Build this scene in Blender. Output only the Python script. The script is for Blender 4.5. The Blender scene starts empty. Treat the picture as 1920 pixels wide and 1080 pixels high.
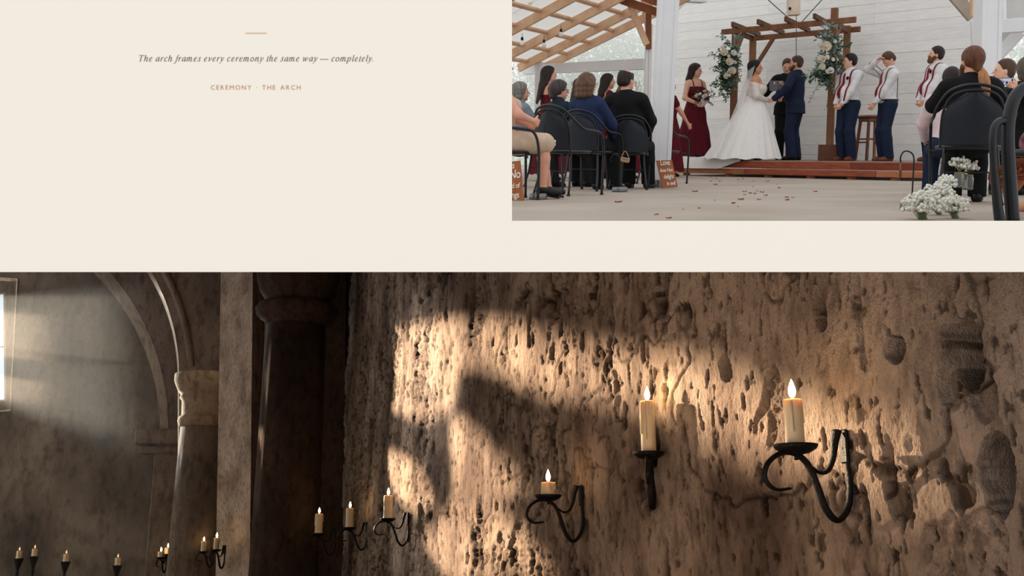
import bpy, bmesh, math, random
import numpy as np
import openvdb as vdb
from mathutils import Vector, Matrix
from mathutils.geometry import tessellate_polygon

# ------------------------------------------------------------------ camera
F = 2000.0                                   # focal length in pixels of the 1920 frame
CAM = Vector((0, 0, 0.46))
TILT = math.atan(257 / F)                    # the pavilion's horizon lies at pixel row 283
cam_data = bpy.data.cameras.new('camera'); cam = bpy.data.objects.new('camera', cam_data)
bpy.context.scene.collection.objects.link(cam)
cam.location = CAM; cam.rotation_euler = (math.pi / 2 - TILT, 0, 0)
cam_data.sensor_width = 36; cam_data.lens = F / 1920 * 36
cam_data.clip_start = 0.1; cam_data.clip_end = 500
scene = bpy.context.scene
scene.camera = cam
# ------------------------------------------------------------------ sky: one even bright overcast
world = bpy.data.worlds.new('world'); scene.world = world; world.use_nodes = True
world.node_tree.nodes['Background'].inputs[0].default_value = (1.0, 1.0, 1.0, 1)
world.node_tree.nodes['Background'].inputs[1].default_value = 1.0
vs = scene.view_settings
vs.view_transform = 'Standard'; vs.look = 'None'; vs.gamma = 1; vs.exposure = 0; vs.use_curve_mapping = False
scene.cycles.use_denoising = True
scene.cycles.max_bounces = 8
scene.cycles.sample_clamp_indirect = 6
scene.cycles.caustics_reflective = False; scene.cycles.caustics_refractive = False

COL = scene.collection
CR = Vector((1, 0, 0)); CF = Vector((0, math.cos(TILT), -math.sin(TILT))); CU = Vector((0, math.sin(TILT), math.cos(TILT)))

def ray(px, py):
    return CF + CR * ((px - 960) / F) + CU * ((540 - py) / F)
def P(px, py, Y):
    d = ray(px, py); return CAM + d * (Y / d.y)
def G(px, py, z=0.0):
    d = ray(px, py); return CAM + d * ((z - CAM.z) / d.z)
def az(px): return math.degrees(math.atan((px - 960) / F))
def srgb(c):
    if isinstance(c, str):
        c = tuple(int(c[i:i + 2], 16) / 255 for i in (0, 2, 4))
    else:
        c = tuple(v / 255 for v in c)
    return tuple((v / 12.92 if v <= 0.04045 else ((v + 0.055) / 1.055) ** 2.4) for v in c)

# ------------------------------------------------------------------ materials
MATS = {}
def mat(name, col, rough=0.6, var=0.12, scale=8.0, bump=0.0, bscale=40.0, metal=0.0, sub=0.0, stretch=None, spec=0.3, col2=None, trans=0.0, sheen=0.0, coat=0.0):
    """principled material with procedural colour variation and fine relief"""
    if name in MATS: return MATS[name]
    m = bpy.data.materials.new(name); m.use_nodes = True
    nt = m.node_tree; b = nt.nodes['Principled BSDF']
    c = srgb(col); c2 = srgb(col2) if col2 else tuple(max(0, v * (1 - var)) for v in c)
    if not col2: c = tuple(min(1, v * (1 + var * .5)) for v in c)
    tc = nt.nodes.new('ShaderNodeTexCoord'); mp = nt.nodes.new('ShaderNodeMapping')
    nt.links.new(tc.outputs['Object'], mp.inputs[0])
    if stretch: mp.inputs['Scale'].default_value = stretch
    n = nt.nodes.new('ShaderNodeTexNoise'); n.inputs['Scale'].default_value = scale; n.inputs['Detail'].default_value = 5
    nt.links.new(mp.outputs[0], n.inputs['Vector'])
    r = nt.nodes.new('ShaderNodeValToRGB')
    r.color_ramp.elements[0].position = .3; r.color_ramp.elements[1].position = .7
    r.color_ramp.elements[0].color = (*c2, 1); r.color_ramp.elements[1].color = (*c, 1)
    nt.links.new(n.outputs[0], r.inputs[0]); nt.links.new(r.outputs[0], b.inputs['Base Color'])
    b.inputs['Roughness'].default_value = rough; b.inputs['Metallic'].default_value = metal
    b.inputs['Specular IOR Level'].default_value = spec
    if sub:
        b.inputs['Subsurface Weight'].default_value = sub
        b.inputs['Subsurface Radius'].default_value = (1.0, .65, .4)
        b.inputs['Subsurface Scale'].default_value = .035 if sub > .3 else .015
    if trans: b.inputs['Transmission Weight'].default_value = trans
    if sheen: b.inputs['Sheen Weight'].default_value = sheen
    if coat: b.inputs['Coat Weight'].default_value = coat
    if bump:
        n2 = nt.nodes.new('ShaderNodeTexNoise'); n2.inputs['Scale'].default_value = bscale; n2.inputs['Detail'].default_value = 6
        nt.links.new(mp.outputs[0], n2.inputs['Vector'])
        bp = nt.nodes.new('ShaderNodeBump'); bp.inputs['Strength'].default_value = bump; bp.inputs['Distance'].default_value = .02
        nt.links.new(n2.outputs[0], bp.inputs['Height']); nt.links.new(bp.outputs[0], b.inputs['Normal'])
    MATS[name] = m
    return m
def flat(name, col, rough=.9):
    if name in MATS: return MATS[name]
    m = bpy.data.materials.new(name); m.use_nodes = True
    b = m.node_tree.nodes['Principled BSDF']
    b.inputs['Base Color'].default_value = (*srgb(col), 1); b.inputs['Roughness'].default_value = rough
    b.inputs['Specular IOR Level'].default_value = 0
    MATS[name] = m; return m
def emit(name, rgb, s):
    if name in MATS: return MATS[name]
    m = bpy.data.materials.new(name); m.use_nodes = True
    nt = m.node_tree; nt.nodes.clear()
    e = nt.nodes.new('ShaderNodeEmission'); o = nt.nodes.new('ShaderNodeOutputMaterial')
    e.inputs[0].default_value = (*rgb, 1); e.inputs[1].default_value = s
    nt.links.new(e.outputs[0], o.inputs[0]); MATS[name] = m; return m

# ------------------------------------------------------------------ mesh collector
def frame_of(d):
    d = Vector(d).normalized()
    a = Vector((0, 0, 1)) if abs(d.z) < .95 else Vector((1, 0, 0))
    x = a.cross(d).normalized(); return x, d.cross(x)
def catmull(pts, n=6):
    pts = [Vector(p) for p in pts]
    if len(pts) < 3: return pts
    out = []
    q = [pts[0] * 2 - pts[1]] + pts + [pts[-1] * 2 - pts[-2]]
    for i in range(1, len(q) - 2):
        p0, p1, p2, p3 = q[i - 1:i + 3]
        for k in range(n):
            t = k / n
            out.append(.5 * ((2 * p1) + (p2 - p0) * t + (2 * p0 - 5 * p1 + 4 * p2 - p3) * t * t + (3 * p1 - p0 - 3 * p2 + p3) * t ** 3))
    out.append(pts[-1]); return out
def interp(vals, n):
    xs = np.linspace(0, 1, len(vals)); return list(np.interp(np.linspace(0, 1, n), xs, vals))
class MB:
    def __init__(s): s.v = []; s.f = []
    def add(s, vs, fs):
        o = len(s.v); s.v += [tuple(v) for v in vs]; s.f += [tuple(i + o for i in f) for f in fs]; return s
    def box(s, c, size, rot=None):
        c = Vector(c); h = Vector(size) / 2; vs = []
        for i in range(8):
            p = Vector((h.x * (1 if i & 1 else -1), h.y * (1 if i & 2 else -1), h.z * (1 if i & 4 else -1)))
            vs.append(c + (rot @ p if rot else p))
        return s.add(vs, [(0, 2, 3, 1), (4, 5, 7, 6), (0, 1, 5, 4), (2, 6, 7, 3), (0, 4, 6, 2), (1, 3, 7, 5)])
    def bbox(s, c, size, bev=.01, rot=None):
        """box with chamfered edges"""
        c = Vector(c); h = Vector(size) / 2; b = min(bev, min(h) * .9)
        bm = bmesh.new(); bmesh.ops.create_cube(bm, size=1)
        for v in bm.verts: v.co = Vector((v.co.x * size[0], v.co.y * size[1], v.co.z * size[2]))
        bmesh.ops.bevel(bm, geom=bm.edges[:], offset=b, segments=1, affect='EDGES')
        bm.verts.ensure_lookup_table()
        vs = [c + (rot @ v.co if rot else v.co) for v in bm.verts]
        fs = [tuple(v.index for v in f.verts) for f in bm.faces]; bm.free()
        return s.add(vs, fs)
    def beam(s, a, b, w, h, up=(0, 0, 1), bev=.006):
        """rectangular beam from a to b, w sideways, h along up"""
        a = Vector(a); b = Vector(b); d = (b - a); L = d.length; d.normalize()
        x = d.cross(Vector(up))
        if x.length < 1e-4: x = Vector((1, 0, 0))
        x.normalize(); z = x.cross(d)
        R = Matrix((x, d, z)).transposed()
        return s.bbox((a + b) / 2, (w, L, h), bev, R)
    def tube(s, pts, r, n=8, caps=True, flat=None):
        """swept tube; r number or list; flat=(axis, factor) squashes along an axis"""
        pts = [Vector(p) for p in pts]; m = len(pts)
        rs = [r] * m if not hasattr(r, '__len__') else interp(r, m)
        vs = []; fs = []; px = None
        for i, p in enumerate(pts):
            d = (pts[min(i + 1, m - 1)] - pts[max(i - 1, 0)])
            if d.length < 1e-9: d = Vector((0, 0, 1))
            d.normalize()
            if px is None: px, _ = frame_of(d)
            px = (px - d * px.dot(d)); px = px.normalized() if px.length > 1e-6 else frame_of(d)[0]
            y = d.cross(px)
            for k in range(n):
                a = 2 * math.pi * k / n
                q = (px * math.cos(a) + y * math.sin(a)) * rs[i]
                if flat: q = q + Vector(flat[0]) * (q.dot(Vector(flat[0])) * (flat[1] - 1))
                vs.append(p + q)
        for i in range(m - 1):
            for k in range(n):
                fs.append((i * n + k, i * n + (k + 1) % n, (i + 1) * n + (k + 1) % n, (i + 1) * n + k))
        if caps: fs.append(tuple(range(n - 1, -1, -1))); fs.append(tuple(range((m - 1) * n, m * n)))
        return s.add(vs, fs)
    def lathe(s, prof, n=20, c=(0, 0, 0), caps=True, wob=0.0, seed=0):
        c = Vector(c); vs = []; fs = []; m = len(prof); rnd = random.Random(seed)
        ph = rnd.random() * 6
        for (r, z) in prof:
            for k in range(n):
                a = 2 * math.pi * k / n; rr = r * (1 + wob * math.sin(3 * a + ph + z * 30))
                vs.append(c + Vector((rr * math.cos(a), rr * math.sin(a), z)))
        for i in range(m - 1):
            for k in range(n):
                fs.append((i * n + k, i * n + (k + 1) % n, (i + 1) * n + (k + 1) % n, (i + 1) * n + k))
        if caps: fs.append(tuple(range(n - 1, -1, -1))); fs.append(tuple(range((m - 1) * n, m * n)))
        return s.add(vs, fs)
    def ball(s, c, r, n=8, m=6, rot=None):
        c = Vector(c); r = Vector(r) if hasattr(r, '__len__') else Vector((r, r, r)); vs = []; fs = []
        vs.append(Vector((0, 0, -1)))
        for i in range(1, m):
            t = math.pi * i / m
            for k in range(n):
                a = 2 * math.pi * k / n
                vs.append(Vector((math.sin(t) * math.cos(a), math.sin(t) * math.sin(a), -math.cos(t))))
        vs.append(Vector((0, 0, 1)))
        for k in range(n): fs.append((0, 1 + (k + 1) % n, 1 + k))
        for i in range(m - 2):
            for k in range(n):
                a = 1 + i * n + k; b = 1 + i * n + (k + 1) % n; fs.append((a, b, b + n, a + n))
        L = len(vs) - 1; o = 1 + (m - 2) * n
        for k in range(n): fs.append((L, o + k, o + (k + 1) % n))
        vs = [Vector((v.x * r.x, v.y * r.y, v.z * r.z)) for v in vs]
        return s.add([c + (rot @ v if rot else v) for v in vs], fs)
    def prism(s, outline, holes, at, depth):
        """flat outline (2-D, may have holes) mapped by at(u, v, w), extruded w = 0..depth"""
        polys = [outline] + list(holes)
        flatp = [p for q in polys for p in q]; N = len(flatp)
        tris = tessellate_polygon([[Vector((p[0], p[1], 0)) for p in q] for q in polys])
        vs = [at(u, v, 0) for u, v in flatp] + [at(u, v, depth) for u, v in flatp]
        fs = [tuple(t) for t in tris] + [tuple(i + N for i in reversed(t)) for t in tris]
        o = 0
        for q in polys:
            n = len(q)
            for i in range(n): fs.append((o + i, o + (i + 1) % n, o + (i + 1) % n + N, o + i + N))
            o += n
        return s.add(vs, fs)
    def build(s, name, m, parent=None, smooth=False, mw=None, recalc=True):
        me = bpy.data.meshes.new(name); me.from_pydata(s.v, [], s.f)
        if recalc:
            bm = bmesh.new(); bm.from_mesh(me); bmesh.ops.recalc_face_normals(bm, faces=bm.faces); bm.to_mesh(me); bm.free()
        return link(name, me, m, parent, smooth, mw)
def link(name, me, m, parent=None, smooth=False, mw=None):
    if m is not None and not me.materials:
        for q in (m if isinstance(m, (list, tuple)) else [m]): me.materials.append(q)
    if smooth: me.polygons.foreach_set('use_smooth', [True] * len(me.polygons))
    o = bpy.data.objects.new(name, me); COL.objects.link(o)
    if parent is not None: o.parent = parent
    if mw is not None:
        if parent is None: o.matrix_world = mw
        else: o.matrix_local = mw
    return o
def np_mesh(name, v, q, smooth=True):
    me = bpy.data.meshes.new(name)
    me.vertices.add(len(v)); me.vertices.foreach_set('co', np.asarray(v, np.float32).ravel())
    k = q.shape[1]; me.loops.add(q.size); me.loops.foreach_set('vertex_index', q.astype(np.int32).ravel())
    me.polygons.add(len(q)); me.polygons.foreach_set('loop_start', np.arange(0, q.size, k, dtype=np.int32))
    me.polygons.foreach_set('loop_total', np.full(len(q), k, np.int32))
    if smooth: me.polygons.foreach_set('use_smooth', np.ones(len(q), bool))
    me.update(calc_edges=True); me.validate(); return me
def tag(o, label=None, cat=None, group=None, kind=None):
    if label: o['label'] = label
    if cat: o['category'] = cat
    if group: o['group'] = group
    if kind: o['kind'] = kind
    return o
def empty(name, loc=(0, 0, 0), rz=0.0, mw=None):
    o = bpy.data.objects.new(name, None); COL.objects.link(o); o.empty_display_size = .05
    o.location = loc; o.rotation_euler = (0, 0, rz)
    if mw is not None: o.matrix_world = mw
    return o
def copy_tree(o, parent=None):
    c = o.copy(); COL.objects.link(c)
    if parent is not None: c.parent = parent
    for ch in list(o.children):
        copy_tree(ch, c)
    return c

# ------------------------------------------------------------------ numpy noise
def _hash(ix, iy, seed):
    h = (ix.astype(np.int64) * 374761393 + iy.astype(np.int64) * 668265263 + seed * 974634777) & 0xffffffff
    h = ((h ^ (h >> 13)) * 1274126177) & 0xffffffff
    return ((h ^ (h >> 16)) & 0xffff) / 65535.0
def vnoise(x, y, seed=0):
    x = np.asarray(x, float); y = np.asarray(y, float)
    ix = np.floor(x); iy = np.floor(y); fx = x - ix; fy = y - iy
    fx = fx * fx * (3 - 2 * fx); fy = fy * fy * (3 - 2 * fy)
    a = _hash(ix, iy, seed); b = _hash(ix + 1, iy, seed); c = _hash(ix, iy + 1, seed); d = _hash(ix + 1, iy + 1, seed)
    return (a * (1 - fx) + b * fx) * (1 - fy) + (c * (1 - fx) + d * fx) * fy
def fbm(x, y, seed=0, oct=4):
    s = 0; a = .5; t = 0
    for k in range(oct):
        s = s + a * vnoise(x * 2 ** k, y * 2 ** k, seed + k * 17); t += a; a *= .5
    return s / t
def sstep(e0, e1, x):
    t = np.clip((x - e0) / (e1 - e0), 0, 1); return t * t * (3 - 2 * t)
# ------------------------------------------------------------------ the cream page wall with its two openings
PAGE_D = 3.7
PAGE_OUT = [(-900, -700), (2900, -700), (2900, 1900), (-900, 1900)]
OPEN_W = [(960, -60), (1990, -60), (1990, 414), (960, 414)]
OPEN_C = [(-70, 510), (1990, 510), (1990, 1150), (-70, 1150)]
def pg(px, py, w=0.0):
    return CAM + CF * (PAGE_D + w) + (CR * ((px - 960) / F) + CU * ((540 - py) / F)) * PAGE_D
cream = flat('cream_page', (243, 236, 224))
w = MB().prism(PAGE_OUT, [OPEN_W, OPEN_C], pg, .012).build('wall_front', cream)
tag(w, 'cream wall with two rectangular openings', kind='structure')

GLY = {
 'T': (556, [([(190, 0), (190, 640)], [70]), ([(105, 12), (280, 12)], [24]), ([(-55, 636), (455, 636)], [34]), ([(-50, 636), (-70, 510)], [26]), ([(452, 636), (440, 510)], [26])]),
 'h': (500, [([(62, 0), (62, 665)], [66]), ([(5, 655), (62, 662)], [24]), ([(75, 240), (140, 370), (225, 425), (285, 390), (292, 250), (285, 80), (305, 15), (360, 25), (430, 100)], [24, 34, 50, 64, 66, 66, 50, 30, 22])]),
 'e': (444, [([(75, 215), (190, 245), (275, 325), (260, 415), (185, 432), (95, 345), (62, 200), (85, 65), (165, 12), (250, 32), (330, 105)], [28, 28, 36, 34, 34, 58, 68, 62, 44, 30, 22])]),
 'a': (500, [([(330, 415), (240, 435), (130, 370), (62, 210), (70, 70), (125, 22), (205, 75), (290, 220), (335, 390)], [30, 32, 52, 66, 62, 40, 28, 26, 26]), ([(345, 432), (325, 230), (318, 80), (340, 14), (390, 30), (450, 105)], [64, 66, 64, 46, 28, 22])]),
 'r': (389, [([(92, 0), (92, 425)], [66]), ([(25, 375), (92, 425)], [26]), ([(105, 235), (160, 350), (225, 425), (290, 412)], [24, 30, 44, 60])]),
 'c': (444, [([(295, 355), (275, 415), (195, 434), (100, 350), (62, 200), (88, 62), (170, 12), (260, 38), (335, 110)], [62, 40, 32, 56, 68, 62, 42, 28, 22])]),
 'f': (278, [([(240, 615), (205, 665), (155, 610), (135, 430), (120, 200), (95, -40), (40, -185), (-35, -205), (-85, -160)], [54, 34, 40, 62, 66, 60, 38, 34, 54]), ([(35, 425), (215, 425)], [30])]),
 'm': (722, [([(60, 0), (60, 425)], [66]), ([(0, 385), (60, 425)], [26]), ([(72, 240), (130, 370), (205, 428), (255, 390), (262, 250), (255, 0)], [24, 34, 50, 64, 66, 66]), ([(270, 240), (330, 370), (405, 428), (460, 390), (468, 250), (462, 80), (480, 15), (540, 25), (640, 105)], [24, 34, 50, 64, 66, 66, 50, 30, 22])]),
 'n': (500, [([(62, 0), (62, 425)], [66]), ([(0, 385), (62, 425)], [26]), ([(75, 240), (140, 370), (225, 428), (285, 390), (292, 250), (285, 80), (305, 15), (360, 25), (430, 100)], [24, 34, 50, 64, 66, 66, 50, 30, 22])]),
 's': (389, [([(262, 335), (245, 415), (170, 434), (105, 375), (130, 290), (205, 195), (228, 110), (180, 30), (100, 12), (35, 45), (22, 120)], [30, 36, 36, 54, 64, 66, 58, 40, 36, 34, 40])]),
 'v': (444, [([(5, 385), (70, 428), (100, 320), (115, 150), (120, 5)], [22, 50, 66, 60, 40]), ([(120, 5), (230, 130), (305, 290), (285, 425)], [26, 28, 40, 66])]),
 'y': (444, [([(5, 385), (65, 428), (100, 320), (125, 150), (140, 10)], [22, 50, 66, 60, 44]), ([(285, 425), (310, 320), (250, 150), (140, -60), (40, -190), (-15, -185)], [62, 44, 28, 28, 36, 56])]),
 'o': (500, [([(190, 432), (85, 370), (35, 215), (85, 60), (190, 10), (300, 70), (350, 225), (300, 375), (190, 432)], [32, 54, 68, 56, 32, 54, 68, 54, 32])]),
 't': (278, [([(100, 555), (92, 300), (80, 90), (100, 14), (150, 28), (205, 95)], [30, 62, 66, 52, 30, 22]), ([(10, 425), (180, 425)], [30])]),
 'w': (667, [([(0, 385), (65, 428), (95, 320), (100, 150), (100, 5)], [22, 50, 66, 60, 36]), ([(100, 5), (210, 190), (300, 425)], [26, 26, 30]), ([(300, 425), (312, 220), (318, 5)], [66, 62, 36]), ([(318, 5), (440, 140), (520, 300), (505, 425)], [26, 28, 40, 66])]),
 'p': (500, [([(62, 425), (58, -200)], [66]), ([(-15, -200), (145, -200)], [24]), ([(5, 390), (62, 425)], [26]), ([(75, 230), (150, 370), (245, 432), (325, 350), (325, 190), (240, 35), (140, 10), (80, 60)], [24, 30, 44, 66, 66, 44, 32, 26])]),
 'l': (278, [([(88, 665), (82, 120), (102, 14), (150, 28), (205, 95)], [66, 66, 50, 30, 22]), ([(25, 655), (88, 662)], [24])]),
 '—': (889, [([(-55, 218), (835, 218)], [46])]),
 '.': (250, [([(32, 34), (78, 34)], [92])]),
 ' ': (250, []),
}
def page_text(name, text, px0, base, em, m, lift=.0012):
    mb = MB(); x = px0; k = em / 1000
    for ch in text:
        adv, strokes = GLY[ch]
        for pts, ws in strokes:
            c = catmull([(a, b, 0) for a, b in pts], 5) if len(pts) > 2 else [Vector((a, b, 0)) for a, b in pts]
            wl = [q * 1.16 + 4 for q in interp(ws, len(c))]; vs = []; n = len(c)
            for i, p in enumerate(c):
                d = (c[min(i + 1, n - 1)] - c[max(i - 1, 0)]).normalized(); nn = Vector((-d.y, d.x, 0)) * wl[i] / 2
                for q in (p + nn, p - nn):
                    X = x + (q.x + .277 * q.y) * k; Y = base - q.y * k
                    vs.append(pg(X, Y, -lift))
            mb.add(vs, [(2 * i, 2 * i + 1, 2 * i + 3, 2 * i + 2) for i in range(n - 1)])
        x += adv * k
    return mb.build(name, m, recalc=False)
def bfont_mesh(text, size=1.0, spacing=1.0, shear=0.0, offset=0.0, align='CENTER', line=1.0):
    cu = bpy.data.curves.new('lettering', 'FONT'); cu.body = text; cu.size = size; cu.space_character = spacing
    cu.shear = shear; cu.offset = offset; cu.align_x = align; cu.space_line = line; cu.resolution_u = 3
    o = bpy.data.objects.new('lettering', cu); COL.objects.link(o)
    dg = bpy.context.evaluated_depsgraph_get(); me = bpy.data.meshes.new_from_object(o.evaluated_get(dg))
    bpy.data.objects.remove(o); bpy.data.curves.remove(cu)
    vs = [v.co.copy() for v in me.vertices]; fs = [tuple(p.vertices) for p in me.polygons]; bpy.data.meshes.remove(me)
    return vs, fs
o = page_text('caption_text', 'The arch frames every ceremony the same way — completely.', 259.5, 115.3, 17.92, flat('grey_ink', (120, 112, 104)))
tag(o, 'grey italic serif sentence ending in completely printed on the cream wall', 'text')
o = MB().add([pg(460, 61.9, -.0012), pg(500, 61.9, -.0012), pg(500, 63.1, -.0012), pg(460, 63.1, -.0012)], [(0, 1, 2, 3)]).build('divider_line', flat('gold_ink', (205, 163, 106)), recalc=False)
tag(o, 'short thin gold rule above the italic sentence', 'line')
vs, fs = bfont_mesh('CEREMONY \u00b7 THE ARCH', 1.0, 1.0)
def spaced(text, width_px, cap_px, xl, base):
    """sans capitals with wide tracking"""
    mb = MB(); glyphs = []
    for ch in text:
        if ch == ' ': glyphs.append((None, None, .28)); continue
        v, f = bfont_mesh(ch, 1.0, align='LEFT'); x1 = max(p.x for p in v); x0 = min(p.x for p in v)
        glyphs.append((v, f, x1 - x0))
    cap = max(p.y for p in bfont_mesh('E', 1.0, align='LEFT')[0]); k = cap_px / cap
    tot = sum(g[2] for g in glyphs) * k; gap = (width_px - tot) / (len(glyphs) - 1); x = xl
    for v, f, wd in glyphs:
        if v:
            x0 = min(p.x for p in v)
            mb.add([pg(x + (p.x - x0) * k, base - p.y * k, -.0012) for p in v], f)
        x += wd * k + gap
    return mb
o = spaced('CEREMONY \u00b7 THE ARCH', 168, 8.2, 395.5, 168.2).build('caption_text', flat('rose_ink', (201, 150, 118)), recalc=False)
tag(o, 'small spaced rose-brown capitals reading ceremony the arch', 'text')
# ------------------------------------------------------------------ the chapel seen through the lower opening
CP_PITCH = math.atan(505 / F)                # its horizon lies at pixel row 1045
_t = TILT + CP_PITCH
CHM = Matrix(((1, 0, 0, CAM.x), (0, math.cos(_t), math.sin(_t), CAM.y), (0, -math.sin(_t), math.cos(_t), CAM.z), (0, 0, 0, 1)))
def cray(px, py):
    v = (540 - py) / F; c = math.cos(CP_PITCH); s = math.sin(CP_PITCH)
    return Vector(((px - 960) / F, c - v * s, s + v * c))
def CP(px, py, Y):
    d = cray(px, py); return d * (Y / d.y)
WK, WX0 = .32, 3.78                          # the long wall: X = WX0 - WK * Y
WN = Vector((-1, -WK, 0)).normalized()       # its normal, into the room
def wall_hit(px, py, off=0.0):
    """point of the plaster wall (moved off into the room) behind a pixel"""
    d = cray(px, py); p0 = Vector((WX0, 0, 0)) + WN * off
    return d * (p0.dot(WN) / d.dot(WN))
def wall_uz(p):
    return (p - Vector((WX0, 0, 0))).dot(Vector((-WK, 1, 0)).normalized()), p.z

def page_local(px, py, k=1.004): return cray(px, py) * (PAGE_D * k)
YE = 36.0
ROOF = page_local(960, 494); ROOF_S = (12.0 - ROOF.z) / (YE - ROOF.y)
def roof_z(Y): return ROOF.z + (Y - ROOF.y) * ROOF_S
# --- plaster
def plaster_mat(name, light, dark, warm, scale=1.0, bump=.5, rough=.95):
    m = bpy.data.materials.new(name); m.use_nodes = True; nt = m.node_tree; b = nt.nodes['Principled BSDF']
    b.inputs['Roughness'].default_value = rough; b.inputs['Specular IOR Level'].default_value = .1
    tc = nt.nodes.new('ShaderNodeTexCoord')
    def noise(s, det, st=(1, 1, 1), rough_=.6):
        mp = nt.nodes.new('ShaderNodeMapping'); mp.inputs['Scale'].default_value = st
        n = nt.nodes.new('ShaderNodeTexNoise'); n.inputs['Scale'].default_value = s * scale; n.inputs['Detail'].default_value = det; n.inputs['Roughness'].default_value = rough_
        nt.links.new(tc.outputs['Object'], mp.inputs[0]); nt.links.new(mp.outputs[0], n.inputs['Vector']); return n
    n1 = noise(1.1, 6, (1, 1, .6)); n2 = noise(9, 6, (1, 1, .5)); n3 = noise(34, 4, (1, 1, .45))
    r1 = nt.nodes.new('ShaderNodeValToRGB'); e = r1.color_ramp.elements
    e[0].position = .36; e[0].color = (*srgb(dark), 1); e[1].position = .62; e[1].color = (*srgb(light), 1)
    k = e.new(.5); k.color = (*srgb(warm), 1)
    nt.links.new(n1.outputs[0], r1.inputs[0])
    r2 = nt.nodes.new('ShaderNodeValToRGB'); e = r2.color_ramp.elements
    e[0].position = .33; e[0].color = (.42, .40, .38, 1); e[1].position = .52; e[1].color = (1, 1, 1, 1)
    nt.links.new(n2.outputs[0], r2.inputs[0])
    r3 = nt.nodes.new('ShaderNodeValToRGB'); e = r3.color_ramp.elements
    e[0].position = .3; e[0].color = (.35, .33, .31, 1); e[1].position = .42; e[1].color = (1, 1, 1, 1)
    nt.links.new(n3.outputs[0], r3.inputs[0])
    mx = nt.nodes.new('ShaderNodeMixRGB'); mx.blend_type = 'MULTIPLY'; mx.inputs[0].default_value = .75
    nt.links.new(r1.outputs[0], mx.inputs[1]); nt.links.new(r2.outputs[0], mx.inputs[2])
    m2 = nt.nodes.new('ShaderNodeMixRGB'); m2.blend_type = 'MULTIPLY'; m2.inputs[0].default_value = .6
    nt.links.new(mx.outputs[0], m2.inputs[1]); nt.links.new(r3.outputs[0], m2.inputs[2])
    at_ = nt.nodes.new('ShaderNodeAttribute'); at_.attribute_name = 'stain_and_shade'
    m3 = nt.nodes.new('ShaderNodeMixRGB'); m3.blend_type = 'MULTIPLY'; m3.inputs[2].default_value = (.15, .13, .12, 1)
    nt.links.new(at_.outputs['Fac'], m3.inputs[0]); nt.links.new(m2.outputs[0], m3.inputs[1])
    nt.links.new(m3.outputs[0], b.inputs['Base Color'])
    if bump:
        ad = nt.nodes.new('ShaderNodeMath'); ad.operation = 'ADD'
        n4 = noise(110, 3, (1, 1, .6)); ad0 = nt.nodes.new('ShaderNodeMath'); ad0.operation = 'ADD'; nt.links.new(n3.outputs[0], ad0.inputs[0]); nt.links.new(n4.outputs[0], ad0.inputs[1])
        nt.links.new(n2.outputs[0], ad.inputs[0]); nt.links.new(ad0.outputs[0], ad.inputs[1])
        bp = nt.nodes.new('ShaderNodeBump'); bp.inputs['Strength'].default_value = bump; bp.inputs['Distance'].default_value = .03 / scale
        nt.links.new(ad.outputs[0], bp.inputs['Height']); nt.links.new(bp.outputs[0], b.inputs['Normal'])
    return m
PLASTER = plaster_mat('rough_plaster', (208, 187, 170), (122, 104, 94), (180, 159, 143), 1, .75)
STONE = plaster_mat('chapel_stone', (152, 136, 126), (112, 100, 93), (132, 118, 109), .6, .25)
SHADESTONE = plaster_mat('shade_stone', (92, 74, 64), (64, 52, 46), (78, 64, 56), .8, .2)  # darker copy of the stone: shade of column and recess put into the colour
BACKWALL = plaster_mat('back_wall_plaster', (144, 132, 125), (98, 90, 85), (122, 110, 103), .45, .2)
IRON = mat('black_iron', (34, 34, 36), .55, .3, 30, .3, 60, metal=.6)
WAX = mat('candle_wax', (246, 226, 192), .45, .06, 12, .2, 20, sub=.6)
FLAME = emit('candle_flame', (1.0, .62, .26), 60)

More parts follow.
